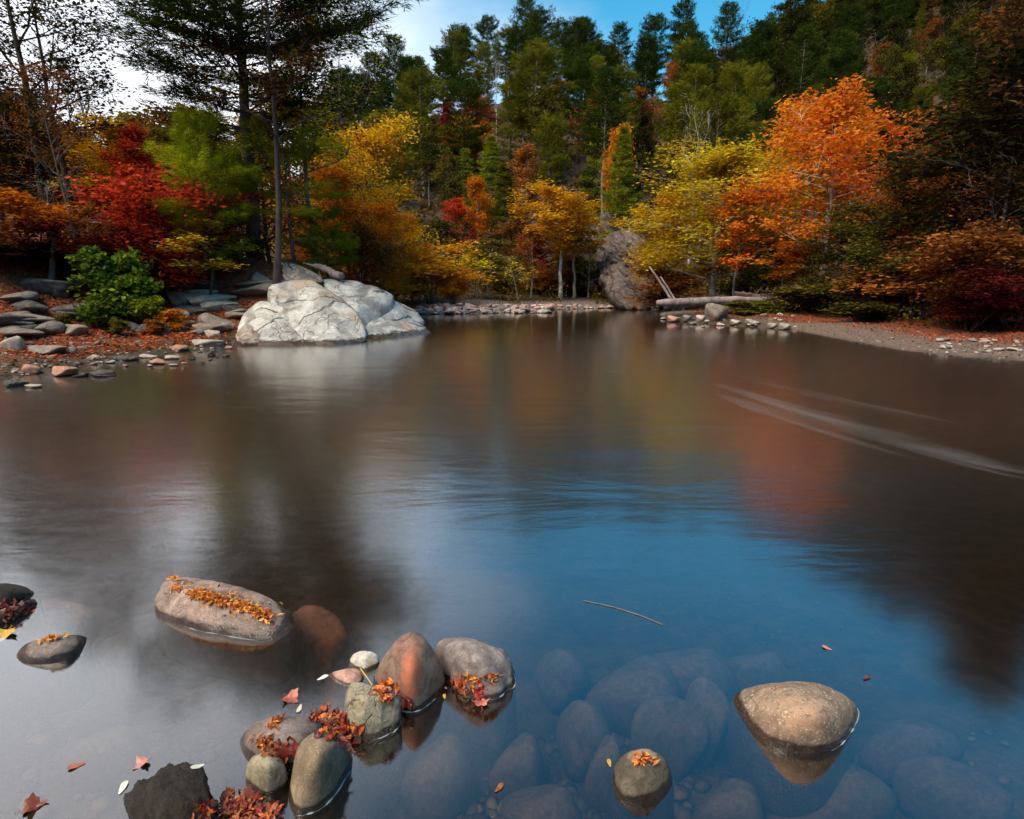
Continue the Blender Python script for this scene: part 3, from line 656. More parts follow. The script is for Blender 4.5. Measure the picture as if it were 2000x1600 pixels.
T_(590, 35, 170, 'mid1', GOLD, BARK_DARK, 'golden_tree', 'golden treetop behind the lichen grey trunk', width=150)
T_(300, 38, 215, 'far0', OLIVE, BARK_DARK, 'olive_tree', 'far olive treetop below the fine twigged bare tree', width=150)
T_(400, 40, 210, 'far1', RUST, BARK_DARK, 'rusty_tree', 'far rusty treetop under the dark pine boughs', width=170)
T_(120, 38, 205, 'far2', OLIVE_DK, BARK_DARK, 'dark_tree', 'far dark treetop behind the thin leaved left trees', width=170)
T_(10, 36, 110, 'far0', OLIVE_DK, BARK_DARK, 'dark_tree', 'far dark rounded tree on the left skyline', width=190)
# right bank; vignette darkening is put into the dark leaf colours
T_(1655, 25.5, 395, 'mid0', OLIVE, BARK_GREY, 'olive_tree', 'olive tree just right of the sycamore trunk', width=150)
T_(1480, 30, 455, 'shrub1', GREEN_PINE, BARK_DARK, 'green_shrub', 'dark green shrub behind the right end of the fallen log', cat='shrub', width=160)
T_(1745, 24.5, 300, 'mid2', OLIVE, BARK_GREY, 'olive_tree', 'olive tree with thin grey stem, second right of the sycamore', width=190)
T_(1830, 23.0, 215, 'mid1', RUST, BARK_DARK, 'brown_tree', 'rusty brown tree on right bank below the dark mountain', width=220)
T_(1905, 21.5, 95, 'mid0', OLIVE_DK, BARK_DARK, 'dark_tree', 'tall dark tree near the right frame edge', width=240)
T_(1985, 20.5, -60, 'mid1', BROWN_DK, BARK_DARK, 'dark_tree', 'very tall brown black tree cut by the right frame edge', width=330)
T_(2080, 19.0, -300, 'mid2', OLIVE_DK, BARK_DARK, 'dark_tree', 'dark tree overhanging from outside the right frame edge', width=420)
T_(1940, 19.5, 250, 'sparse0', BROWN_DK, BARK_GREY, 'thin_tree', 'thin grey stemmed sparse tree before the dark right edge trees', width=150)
T_(1700, 22.5, 480, 'shrub1', OLIVE, BARK_DARK, 'olive_shrub', 'olive green shrub behind the middle of the sandy spit', cat='shrub', width=160)
T_(1790, 20.5, 470, 'shrub0', RUST, BARK_DARK, 'rusty_shrub', 'rusty shrub behind the right half of the sandy spit', cat='shrub', width=200)
T_(1880, 18.5, 440, 'shrub2', RUST, BARK_DARK, 'rusty_shrub', 'rust brown shrub between rusty shrub and deep red shrub', cat='shrub', width=190)
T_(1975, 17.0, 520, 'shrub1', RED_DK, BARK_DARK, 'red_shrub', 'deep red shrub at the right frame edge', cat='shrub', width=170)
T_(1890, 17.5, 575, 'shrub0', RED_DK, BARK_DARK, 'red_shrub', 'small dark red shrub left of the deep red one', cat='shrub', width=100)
T_(1610, 25.0, 555, 'bush', OLIVE, BARK_DARK, 'leafy_bush', 'olive green bush below the sycamore trunk', cat='bush', width=120)
T_(1545, 25.5, 565, 'bush', OLIVE, BARK_DARK, 'leafy_bush', 'olive bush at the right end of the fallen log', cat='bush', width=80)
T_(1470, 25.3, 590, 'bush', GREEN_PINE, BARK_DARK, 'leafy_bush', 'dark green bush between boulder and fallen log', cat='bush', width=75)
T_(1675, 21.0, 590, 'bush', OLIVE, BARK_DARK, 'leafy_bush', 'low green bush at the inner end of the sandy spit', cat='bush', width=90)
# hillside trees that stand out
T_(905, 72, 240, 'far2', GOLD, BARK_GREY, 'golden_maple', 'golden yellow maple halfway up the far hillside', width=95)
T_(962, 60, 268, 'cone0', GREEN_LIT, BARK_PINE, 'conical_hemlock', 'light green conical evergreen right of the hillside golden maple', width=75)
T_(912, 56, 292, 'cone1', GREEN_LIT, BARK_PINE, 'conical_hemlock', 'light green narrow evergreen below the hillside golden maple', width=60)
T_(1212, 50, 250, 'cone0', GREEN_LIT, BARK_PINE, 'conical_hemlock', 'bright green conical evergreen standing above the grey cliff', width=85)
T_(985, 52, 320, 'cone1', GREEN_PINE, BARK_PINE, 'conical_hemlock', 'dark green conical evergreen at the foot of the hillside', width=80)
T_(1042, 70, 95, 'pine2', GREEN_PINE, BARK_TAN, 'pine_tree', 'tall pine with long exposed pale trunk on the hillside', width=95)
T_(970, 88, 95, 'bare0', None, BARK_PALE, 'dead_snag', 'whitish dead trunk standing high on the hillside', width=25)
T_(1342, 47, 195, 'bare1', None, BARK_PALE, 'dead_tree', 'pale dead tree with upright branches above the yellow tree', width=60)
T_(1385, 48, 190, 'pine1', GREEN_PINE, BARK_TAN, 'pine_tree', 'green pine with tan trunk touching the pale dead tree', width=95)
T_(930, 80, 190, 'far0', MAROON, BARK_DARK, 'maroon_tree', 'dark maroon tree above the hillside golden maple', width=48)
T_(880, 84, 205, 'far3', MAROON, BARK_DARK, 'maroon_tree', 'faint maroon tree left of the other maroon tree', width=36)
T_(893, 49, 388, 'far1', RED, BARK_DARK, 'red_maple', 'small red maple low on the far hillside', width=60)
T_(935, 48.5, 345, 'far0', ORANGE, BARK_TAN, 'orange_tree', 'small orange tree right of the low red maple', width=50)
T_(1028, 52, 285, 'far3', RUST, BARK_TAN, 'rusty_tree', 'rusty tree on the hillside left of the grey rocks', width=55)
T_(1045, 45.5, 455, 'shrub0', MAROON, BARK_DARK, 'magenta_shrub', 'small magenta shrub behind the slender white trunk', cat='shrub', width=36)
T_(1010, 46, 425, 'far2', RUST, BARK_TAN, 'rusty_tree', 'pinkish rust tree behind the drooping far shore tree', width=60)
T_(1200, 52, 245, 'far3', ORANGE, BARK_TAN, 'orange_tree', 'orange topped tree touching the bright green conical evergreen', width=45)
T_(770, 60, 255, 'far0', RED, BARK_DARK, 'red_tree', 'small red tree near the left foot of the hillside', width=45)
T_(1428, 112, 8, 'bare0', None, BARK_DARK, 'bare_tree', 'bare tree standing on the skyline above the ridge', width=55)
T_(860, 44, 430, 'far1', OLIVE, BARK_GREY, 'olive_tree', 'olive tree behind the small pointed orange tree', width=90)
T_(1085, 46, 440, 'far0', RUST, BARK_TAN, 'rusty_tree', 'rust brown tree behind the whitish trunk', width=80)
T_(985, 43.5, 500, 'shrub1', OLIVE, BARK_GREY, 'olive_shrub', 'olive undergrowth shrub behind the drooping far shore tree', cat='shrub', width=90)
T_(1065, 42.5, 520, 'shrub2', RUST, BARK_GREY, 'rusty_shrub', 'rusty undergrowth shrub left of the whitish trunk', cat='shrub', width=80)
T_(1140, 43, 500, 'shrub0', OLIVE, BARK_GREY, 'olive_shrub', 'olive undergrowth shrub right of the whitish trunk', cat='shrub', width=80)
T_(1315, 31, 520, 'shrub0', RUST, BARK_GREY, 'rusty_shrub', 'rust orange shrub behind the left end of the fallen log', cat='shrub', width=110)
T_(1265, 41, 480, 'shrub2', RUST, BARK_GREY, 'rusty_shrub', 'rusty shrub clinging to the right side of the cliff', cat='shrub', width=80)

# ------------------------------------------------------------------ the forest on the hillside and the far mountain: each tree its own
MARKS = [(905, 270, 'golden hillside maple'), (1042, 190, 'pine with exposed trunk'), (1212, 340, 'bright conical evergreen'), (1342, 240, 'pale dead tree'),
         (1120, 400, 'golden far shore tree'), (960, 350, 'light green evergreen'), (930, 215, 'maroon tree'), (1600, 230, 'flame orange sycamore'), (1428, 40, 'bare skyline tree'),
         (1360, 400, 'broad yellow tree'), (850, 530, 'orange sycamore shrub'), (970, 140, 'whitish dead trunk'), (720, 230, 'airy golden tree'), (1850, 330, 'rusty bank tree'), (1225, 520, 'grey cliff')]
ORD = ['nearest', 'second nearest', 'third nearest', 'fourth nearest', 'fifth nearest', 'sixth nearest', 'seventh nearest', 'eighth nearest', 'ninth nearest', 'tenth nearest', 'eleventh nearest', 'twelfth nearest', 'thirteenth nearest', 'fourteenth nearest', 'fifteenth nearest', 'sixteenth nearest', 'seventeenth nearest', 'eighteenth nearest', 'nineteenth nearest', 'twentieth nearest']
FOREST = []
def single_out(items, marks):
    """label each look-alike by the nearest thing one can find, the side it is on and its order from there"""
    byk = {}
    for o, px, py, look in items:
        d, mx, my, ph = min(((mx-px)**2+(my-py)**2, mx, my, ph) for mx, my, ph in marks)
        dx, dy = px-mx, py-my
        w = ('above' if dy < 0 else 'below') if abs(dy) > 1.6*abs(dx) else ('left of' if dx < 0 else 'right of') if abs(dx) > 1.6*abs(dy) else ('above and ' if dy < 0 else 'below and ')+('left of' if dx < 0 else 'right of')
        byk.setdefault((look, w, ph), []).append((d, o))
    for (look, w, ph), L in byk.items():
        L.sort(key=lambda q: q[0])
        for i, (d, o) in enumerate(L):
            o['label'] = '%s %s the %s%s' % (look, w, ph, ', %s' % ORD[min(i, 19)] if len(L) > 1 else '')
def forest():
    rng = np.random.default_rng(77)
    taken = [(b[0], b[1]) for _, b, _ in PLACED]
    def free(x, y, r):
        return all((x-a)**2+(y-b)**2 > r*r for a, b in taken)
    cand = []
    def rows(y0, y1, st, pxa, pxb, zone):
        y = y0
        while y < y1:
            sy = st*(1+(y-y0)/(y1-y0)*0.25)
            xa, xb = (pxa-1000)/F*y*0.9, (pxb-1000)/F*y*0.9; x = xa+rng.uniform(0, sy)
            while x < xb:
                cand.append((x+rng.uniform(-.35, .35)*sy, y+rng.uniform(-.35, .35)*sy, zone)); x += sy*rng.uniform(0.85, 1.2)
            y += sy
    rows(46, 112, 4.7, 640, 2120, 'hill'); rows(114, 215, 7.6, 1330, 2180, 'mountain'); rows(48, 105, 9.5, -60, 640, 'left')
    for x, y, zone in cand:
        if zone == 'hill' and not free(x, y, 2.6): continue
        px0, py0 = proj((x, y, H1(x, y)+3))
        if zone == 'hill' and 985 < px0 < 1290 and y < 52: continue            # rocky slope round the cliff stays open
        u = rng.random(); z = H1(x, y); up = (y-46)/66
        if zone == 'hill':
            pine = 0.52+0.33*up if px0 < 1500 else 0.35
            if u < pine:
                k = 'pine%d' % rng.integers(4); h = rng.uniform(9.5, 14)*(0.85+0.3*min(1, up)); m = GREEN_PINE if rng.random() < (0.75-0.8*up) else GREEN_DK
                look, nm, bk, w = ('green' if m is GREEN_PINE else 'dark green')+' pine', 'pine_tree', (BARK_TAN if rng.random() < 0.3 else BARK_PINE), rng.uniform(0.95, 1.35)
            elif u < pine+0.07:
                k = 'cone%d' % rng.integers(2); h = rng.uniform(6, 10); m = GREEN_LIT if rng.random() < 0.4 else GREEN_PINE; look, nm, bk, w = 'conical evergreen', 'conical_hemlock', BARK_PINE, 1.0
            else:
                k = 'far%d' % rng.integers(4); h = rng.uniform(6, 10)*(0.9+0.3*up); c = rng.random()
                if px0 > 1500: m, cn = ((OLIVE_DK, 'dark olive') if c < 0.5 else (OLIVE, 'olive') if c < 0.75 else (BROWN_DK, 'dark brown') if c < 0.9 else (RUST, 'rusty'))  # right side: vignette darkening put into darker leaf colours
                else: m, cn = ((OLIVE, 'olive') if c < 0.45 else (RUST, 'rusty') if c < 0.68 else (ORANGE, 'orange') if c < 0.78 else (GOLD, 'golden') if c < 0.84 else (MAROON, 'maroon') if c < 0.88 else (OLIVE_DK, 'dark olive'))
                look, nm, bk, w = cn+' broadleaf tree', cn.replace(' ', '_')+'_tree', BARK_GREY, rng.uniform(0.8, 1.1)
        elif zone == 'mountain':
            k = 'far%d' % rng.integers(4); h = rng.uniform(11, 16); c = rng.random(); w = rng.uniform(0.95, 1.25); bk = BARK_DARK
            if c < 0.2: k = 'pine%d' % rng.integers(4)
            m, cn = ((GREEN_DK, 'dark green') if c < 0.36 else (OLIVE_DK, 'dark olive') if c < 0.68 else (OLIVE, 'olive') if c < 0.76 else (BROWN_DK, 'dark brown') if c < 0.9 else (RUST, 'rusty'))  # top-right vignette darkening put into these leaf colours as well
            look, nm = cn+' mountain tree', cn.replace(' ', '_')+'_tree'
        else:
            k = ('pine%d' % rng.integers(4)) if u < 0.4 else 'far%d' % rng.integers(4); h = rng.uniform(7, 11); w = 1.1; bk = BARK_DARK
            m, cn = (GREEN_DK, 'dark green') if u < 0.4 else (OLIVE, 'olive') if u < 0.65 else (RUST, 'rusty') if u < 0.85 else (OLIVE_DK, 'dark olive')
            look, nm = cn+' tree', cn.replace(' ', '_')+'_tree'
        o = plant(k, (x, y, z-0.2), h, m, bk, nm, 'tree', {'hill': 'trees on the far hillside', 'mountain': 'trees on the far mountain', 'left': 'trees far behind the left bank'}[zone], wide=w)
        px, py = proj((x, y, z+h*0.7)); FOREST.append((o, px, py, look))
forest()
single_out(FOREST, MARKS)

# ------------------------------------------------------------------ rocks standing in the shallow water at the front
RK = {}
FOAM = NT('foam'); _p = FOAM.n('BsdfPrincipled', Roughness=0.4); _p.inputs['Base Color'].default_value = (0.45, 0.52, 0.56, 1)
_t = FOAM.n('BsdfTransparent'); _x = FOAM.n('MixShader', Fac=0.55); FOAM.t.links.new(_t.outputs[0], _x.inputs[1]); FOAM.t.links.new(_p.outputs[0], _x.inputs[2]); FOAM = FOAM.done(_x.outputs[0])
def shallow(key, label, wl, top, mat, name='river_rock', dz=-0.25, grow=1.10, rim=None, big=1.075, **kw):
    w = zpts(*wl); pts = w+zpts(*top)+[np.array(q) for q in below(w, dz, grow)]
    o = rock(name, label, pts, mat, grow=big, **kw); RK[key] = o
    if rim: foam_rim(o, *rim)
    return o
def foam_rim(o, a0, a1, r=0.0035):
    """thin bright line of foam where the water meets the stone, on the side between two bearings (degrees, 0 = right, -90 = towards the viewer)"""
    bm = bmesh.new(); bm.from_mesh(o.data)
    res = bmesh.ops.bisect_plane(bm, geom=bm.verts[:]+bm.edges[:]+bm.faces[:], plane_co=(0, 0, 0.003-o.location.z), plane_no=(0, 0, 1))
    P = np.array([v.co[:] for v in res['geom_cut'] if isinstance(v, bmesh.types.BMVert)]); bm.free()
    if len(P) < 8: return
    c = P.mean(0); a = np.arctan2(P[:, 1]-c[1], P[:, 0]-c[0]); k = np.argsort(a); P, a = P[k], np.degrees(a[k])
    m = (a > a0) & (a < a1); P, a = P[m], a[m]
    if len(P) < 5: return
    P = P[::max(1, len(P)//40)]; out = P+(P-c)/np.linalg.norm(P-c, axis=1)[:, None]*r*0.6
    t = np.linspace(0, 1, len(P)); g = Geo(); g.tube(out, r*0.85*np.sin(np.pi*t)**0.6*sstep(0.25, 0.75, vnoise(np.stack([t*11, t*0+r*900, t*0], -1), 3))+0.0003, 6)
    link('foam_rim', g.mesh('foam_rim', True), FOAM, o)

M_SLAB = rock_mat('stone_slab', (0.36, 0.255, 0.205), (0.24, 0.18, 0.15), (0.48, 0.36, 0.30), 5, 0.5, 0.35, 0.035, strata=(1.2, (0.2, 0.4, 0.6), 0.35))
CONE0 = np.array((-0.436, 2.195, 0.0))
M_CONE = rock_mat('stone_cone', (0.26, 0.145, 0.105), (0.21, 0.175, 0.125), (0.29, 0.19, 0.145), 6, 0.25, 0.15, 0.03, patch=(0.22, 0.11, 0.085), stain=(tuple(W(804, 1312, .15)-np.array((*CONE0[:2], 0))), (0.05, 0.16, 0.12), (0.52, 0.135, 0.055)))
M_OBLONG = rock_mat('stone_oblong', (0.20, 0.165, 0.16), (0.31, 0.26, 0.235), (0.36, 0.31, 0.28), 6, 0.35, 0.3, 0.03, strata=(1.0, (0.8, 0.2, 0.9), 0.4))
M_EGG = rock_mat('stone_egg', (0.20, 0.145, 0.09), (0.29, 0.225, 0.145), (0.33, 0.26, 0.17), 5, 0.35, 0.2, 0.03, patch=(0.115, 0.09, 0.085), patch_lo=0.5)
M_GREY = rock_mat('stone_grey', (0.24, 0.19, 0.165), (0.165, 0.13, 0.115), (0.31, 0.25, 0.22), 6, 0.4, 0.25, 0.035)
M_OLIVE = rock_mat('stone_olive', (0.29, 0.255, 0.165), (0.21, 0.195, 0.135), (0.37, 0.33, 0.23), 7, 0.3, 0.35, 0.025)
M_JAG = rock_mat('stone_tan', (0.44, 0.37, 0.25), (0.30, 0.29, 0.225), (0.55, 0.45, 0.33), 9, 0.4, 0.8, 0.03, cracks=0.5, patch=(0.52, 0.36, 0.25))
M_WHITE = rock_mat('stone_white', (0.62, 0.58, 0.51), (0.50, 0.45, 0.38), (0.70, 0.66, 0.6), 12, 0.2, 0.3, 0.012, patch=(0.42, 0.30, 0.15))
M_PINK = rock_mat('stone_pink', (0.55, 0.31, 0.25), (0.42, 0.25, 0.2), (0.62, 0.42, 0.35), 10, 0.2, 0.3, 0.012)
M_BOULD = rock_mat('stone_boulder', (0.31, 0.21, 0.145), (0.21, 0.17, 0.125), (0.36, 0.27, 0.19), 3.2, 0.7, 0.3, 0.035, patch=(0.46, 0.27, 0.165))
M_LEAFB = rock_mat('stone_wet', (0.10, 0.08, 0.055), (0.15, 0.12, 0.08), (0.17, 0.14, 0.09), 6, 0.3, 0.3, 0.03, stain=((0.01, 0.03, 0.10), (0.065, 0.05, 0.05), (0.36, 0.27, 0.19)))
M_CRUST = rock_mat('stone_crust', (0.020, 0.013, 0.009), (0.035, 0.023, 0.016), (0.085, 0.055, 0.035), 16, 0.9, 1.0, 0.02)
M_SUBM = rock_mat('stone_sunken', (0.085, 0.055, 0.040), (0.050, 0.038, 0.030), (0.12, 0.08, 0.055), 3, 0.3, 0.2, 0)
M_SUBR = rock_mat('stone_sunken_red', (0.22, 0.085, 0.045), (0.14, 0.06, 0.035), (0.25, 0.11, 0.06), 3, 0.2, 0.2, 0)

shallow('slab', 'long pinkish grey slab with orange leaf litter on top', [(300, 1196), (345, 1216), (430, 1240), (510, 1252), (552, 1244), (576, 1222), (560, 1188), (470, 1160)],
        [(332, 1128, 0.080), (365, 1128, 0.096), (430, 1139, 0.096), (500, 1158, 0.072), (555, 1190, 0.024), (312, 1150, 0.088), (304, 1176, 0.056), (400, 1168, 0.120), (480, 1195, 0.096)], M_SLAB, p=20, amp=0.020, freq=4, fine=0.008, seed=1, grow=0.94, rim=(-140, -40, 0.004))
shallow('smallleft', 'small flat dark rimmed rock with few leaves left of the slab', [(28, 1280), (45, 1296), (90, 1299), (140, 1287), (164, 1268), (170, 1243), (110, 1245), (45, 1262)],
        [(55, 1252, .04), (100, 1241, .06), (150, 1240, .04), (100, 1260, .075), (140, 1262, .05)], M_GREY, p=12, amp=0.02, seed=2)
shallow('edgeA', 'dark bumpy rock at left frame edge beside wet red leaves', [(-70, 1180), (10, 1186), (60, 1168), (76, 1155), (30, 1142), (-70, 1140)],
        [(-60, 1140, .09), (0, 1139, .09), (50, 1146, .05), (0, 1155, .10)], M_CRUST, p=10, amp=0.03, seed=3)
shallow('edgeB', 'smooth grey rock cut by the left frame edge', [(-70, 1255), (0, 1222), (40, 1202), (76, 1182), (70, 1170), (0, 1195), (-70, 1225)],
        [(-60, 1215, .06), (0, 1196, .05), (40, 1182, .05), (70, 1170, .025)], M_GREY, p=12, amp=0.012, seed=4)
shallow('egg', 'brown egg shaped stone in front of the front cluster', [(563, 1555), (572, 1590), (620, 1578), (660, 1545), (688, 1492), (684, 1470), (600, 1470)],
        [(612, 1427, .165), (650, 1434, .15), (677, 1458, .10), (582, 1452, .13), (567, 1500, .08), (622, 1478, .2), (600, 1540, .10)], M_EGG, p=13, amp=0.022, freq=3, seed=5, rim=(-100, 25, 0.005))
shallow('greyleft', 'flat grey stone behind the small olive stone', [(466, 1442), (474, 1478), (500, 1492), (570, 1490), (640, 1445), (625, 1410), (520, 1408)],
        [(490, 1416, .06), (530, 1401, .10), (580, 1397, .11), (622, 1401, .08), (560, 1440, .14), (600, 1450, .1), (500, 1450, .08)], M_GREY, p=14, amp=0.025, freq=3, seed=6)
shallow('olive', 'small rounded olive stone left of the egg shaped stone', [(479, 1532), (500, 1546), (540, 1548), (559, 1530), (552, 1500), (490, 1500)],
        [(489, 1476, .09), (520, 1466, .11), (555, 1481, .095), (562, 1500, .07), (478, 1500, .05), (520, 1500, .125)], M_OLIVE, p=11, amp=0.03, freq=3, seed=7)
shallow('jag', 'angular tan stone with broken pale face', [(676, 1425), (692, 1453), (730, 1443), (776, 1426), (779, 1395), (740, 1380), (682, 1385)],
        [(688, 1333, .15), (706, 1336, .15), (735, 1358, .135), (752, 1360, .13), (777, 1357, .12), (779, 1385, .07), (676, 1360, .12), (678, 1400, .06), (715, 1375, .14)], M_JAG, p=24, amp=0.035, freq=4, fine=0.014, seed=8, rim=(-80, 40))
shallow('cone', 'tall pointed reddish brown stone with orange streak', [(726, 1332), (748, 1366), (790, 1379), (840, 1375), (868, 1347), (866, 1318), (800, 1300), (735, 1312)],
        [(786, 1233, .265), (815, 1229, .27), (832, 1246, .24), (748, 1287, .14), (852, 1275, .16), (734, 1312, .06), (869, 1310, .08), (800, 1315, .19)], M_CONE, p=14, amp=0.02, freq=3.5, seed=9, rim=(-120, -30))
shallow('oblong', 'grooved purplish grey oblong stone right of the pointed stone', [(868, 1330), (905, 1355), (965, 1366), (1000, 1349), (1004, 1312), (998, 1290), (880, 1290)],
        [(847, 1258, .12), (870, 1243, .15), (900, 1243, .16), (950, 1258, .16), (986, 1275, .13), (1001, 1296, .08), (850, 1282, .08), (930, 1285, .18)], M_OBLONG, p=14, amp=0.035, freq=3, seed=10, ridged=0.06, rim=(-70, 30, 0.005))
shallow('white', 'small whitish stone left of the pointed stone', [(682, 1292), (690, 1305), (715, 1312), (739, 1300), (735, 1288), (695, 1284)], [(688, 1277, .03), (715, 1270, .05), (739, 1279, .04), (712, 1285, .05)], M_WHITE, p=14, amp=0.03, seed=11, dz=-0.15)
shallow('pink', 'flat pinkish pointed stone below the small whitish stone', [(634, 1316), (650, 1331), (680, 1343), (708, 1336), (712, 1320), (670, 1312)], [(642, 1312, .012), (680, 1303, .04), (705, 1306, .035), (690, 1318, .04)], M_PINK, p=10, amp=0.02, seed=12, dz=-0.15, rim=(-160, -60, 0.003))
shallow('boulder', 'large speckled tan boulder standing alone on the right', [(1424, 1362), (1448, 1410), (1500, 1456), (1560, 1473), (1630, 1466), (1662, 1440), (1683, 1402), (1682, 1380), (1550, 1350)],
        [(1430, 1346, 0.016), (1470, 1333, 0.078), (1530, 1327, 0.125), (1600, 1328, 0.133), (1650, 1350, 0.109), (1677, 1382, 0.062), (1560, 1385, 0.176), (1620, 1400, 0.148)], M_BOULD, p=12, amp=0.018, freq=3, fine=0.005, seed=13, dz=-0.3, grow=0.96, rim=(-75, 25, 0.005))
shallow('leafb', 'low wet round rock topped with dry leaves', [(1196, 1535), (1206, 1560), (1250, 1570), (1298, 1560), (1312, 1530), (1300, 1500), (1210, 1500)],
        [(1205, 1478, .05), (1235, 1463, .08), (1280, 1463, .08), (1308, 1492, .05), (1255, 1505, .10)], M_LEAFB, p=7, amp=0.02, seed=14, big=1.2)
shallow('crust', 'black crusty broken rock in the bottom left water', [(244, 1560), (268, 1592), (300, 1650), (420, 1650), (414, 1590), (395, 1540)],
        [(245, 1546, .05), (262, 1524, .08), (330, 1501, .12), (386, 1497, .13), (402, 1540, .1), (412, 1580, .05), (330, 1560, .14)], M_CRUST, name='crusty_rock', p=22, amp=0.07, freq=7, fine=0.03, seed=15)

# sunken stones seen through the clear water
SUNK = [(618, 1213, 130, 62, .12, 1, 'reddish sunken rock trailing from the leafy slab'), (1240, 1320, 190, 130, .25, 0, 'large sunken stone in the middle right of the oblong stone'), (1340, 1290, 210, 100, .28, 0, 'broad sunken slab behind the middle sunken stones'), (1145, 1395, 120, 80, .2, 0, 'round sunken stone below right of the oblong stone'),
        (1310, 1400, 160, 90, .22, 0, 'sunken stone between oblong stone and tan boulder'), (1010, 1470, 110, 80, .22, 0, 'sunken stone under the open water below the oblong stone'), (850, 1475, 150, 120, .2, 0, 'sunken boulder right of the egg shaped stone'),
        (1625, 1525, 270, 120, .22, 0, 'wide sunken slab in front of the tan boulder'), (1385, 1360, 90, 60, .15, 0, 'sunken ledge at the left foot of the tan boulder'), (1420, 1560, 150, 80, .25, 0, 'sunken stone right of the wet leafy rock'),
        (1060, 1570, 170, 90, .25, 0, 'sunken stone at the bottom left of the wet leafy rock'), (1780, 1440, 220, 90, .3, 0, 'sunken stone right of the tan boulder'), (1860, 1530, 200, 90, .3, 0, 'sunken slab near the bottom right corner'),
        (1180, 1470, 80, 60, .2, 0, 'small sunken stone above the wet leafy rock'), (1480, 1290, 130, 60, .3, 0, 'sunken stone behind the tan boulder'), (1100, 1290, 110, 70, .3, 0, 'sunken stone just right of the oblong stone'),
        (100, 1195, 140, 50, .2, 1, 'reddish sunken stone between left edge rocks and slab'), (230, 1250, 110, 50, .25, 0, 'sunken stone left of the leafy slab'), (200, 1450, 180, 80, .3, 0, 'pale sunken stone above the black crusty rock')]
ST = {}
def stone_proto(k, flat=0.6):
    if k not in ST:
        rng = np.random.default_rng(900+k); P = rng.normal(0, 1, (14, 3)); P /= np.linalg.norm(P, axis=1)[:, None]; P *= np.array((1, rng.uniform(.65, .9), rng.uniform(.5, .8)))
        P = P[:, :]-P.mean(0); me, b = rock_mesh('stone', P, p=8+k if k < 20 else 5, sub=3 if k < 10 else 4, amp=0.03, seed=k)
        co = np.empty(len(me.vertices)*3, np.float32); me.vertices.foreach_get('co', co); co = co.reshape(-1, 3); lo, hi = co.min(0), co.max(0)
        co = (co-(lo+hi)/2)/(hi-lo); me.vertices.foreach_set('co', co.ravel()); me.update(); ST[k] = me
    return ST[k]
def stone(pos, wx, wy, wz, mat, name='stone', label=None, cat='stone', group=None, k=None, rz=None, tilt=0.0):
    k = random.randrange(8) if k is None else k
    me = stone_proto(k); o = link(name, me, mat); o.location = pos; o.scale = (wx, wy, wz); o.rotation_euler = (random.uniform(-tilt, tilt), random.uniform(-tilt, tilt), random.uniform(0, 6.28) if rz is None else rz)
    return tag(o, label, cat, group)
for i, (px, py, w, h, dep, kd, lab) in enumerate(SUNK):
    c = W(px, py, -dep); Yd = c[1]*cp+(CAM_H+dep)*sp; wx = w/F*Yd
    wy = h/F*Yd*1.25; wz = max(0.12, dep*1.0)
    bed = H1(c[0], c[1]); top = min(-0.045, -dep+0.06); low = min(bed-0.05, top-0.1)
    stone((c[0], c[1], (top+low)/2), wx, wy, top-low, M_SUBR if kd else M_SUBM, 'sunken_stone', lab, group='stones under the water', k=20+i % 4, rz=random.uniform(-0.4, 0.4))
def bed_pebbles():
    rng = np.random.default_rng(4); D, T = ico(1); g = Geo()
    PP = np.array([W(rng.uniform(640, 1350) if i < 700 else rng.uniform(0, 2000), rng.uniform(1340, 1640), -0.3) for i in range(1100)]); ZZ = height(PP[:, 0], PP[:, 1])
    for p, z in zip(PP, ZZ):
        s = rng.uniform(0.012, 0.05)
        V = D*np.array((s, s*rng.uniform(.6, 1), s*0.5))*(1+0.2*(rng.random((len(D), 1))-0.5)); a = rng.uniform(0, 6.28); c_, s_ = math.cos(a), math.sin(a)
        V = np.stack([V[:, 0]*c_-V[:, 1]*s_, V[:, 0]*s_+V[:, 1]*c_, V[:, 2]], -1)+np.array((p[0], p[1], z+s*0.25)); g.add(V, None, T, rng.random())
    m = NT('bed_pebble'); v = m.n('Attribute', _attribute_name='var').outputs['Fac']; p = m.n('BsdfPrincipled', Roughness=0.7)
    m.set(p.inputs['Base Color'], m.mix(v, (0.03, 0.022, 0.015), (0.17, 0.125, 0.08))); tag(link('bed_pebbles', g.mesh('bed_pebbles', True), m.done(p.outputs[0])), 'small pebbles lying on the shallow river bed', 'pebbles', kind='stuff')
bed_pebbles()

# ------------------------------------------------------------------ the white outcrop on the left bank
M_OUT = rock_mat('outcrop_white', (0.56, 0.56, 0.52), (0.42, 0.42, 0.40), (0.64, 0.62, 0.57), 0.8, 0.35, 1.0, 0.12, cracks=1.0, patch=(0.48, 0.33, 0.22), patch_lo=0.54, strata=(0.3, (0.5, 0.6, 0.3), 0.5))
M_OUT2 = rock_mat('outcrop_tan', (0.40, 0.33, 0.27), (0.30, 0.24, 0.20), (0.52, 0.46, 0.40), 1.3, 0.2, 0.8, 0.08, cracks=0.7, strata=(0.8, (0.4, 0.9, 0.2), 0.5))
M_BANK = rock_mat('bank_stone', (0.25, 0.205, 0.165), (0.165, 0.135, 0.115), (0.33, 0.28, 0.23), 1.2, 0.3, 0.7, 0.06, cracks=0.3, patch=(0.27, 0.095, 0.05), patch_lo=0.6)
M_BANKD = rock_mat('bank_stone_dark', (0.10, 0.085, 0.075), (0.065, 0.055, 0.05), (0.16, 0.135, 0.12), 1.4, 0.3, 0.8, 0.06, strata=(1.2, (0.2, 0.1, 0), 0.6))
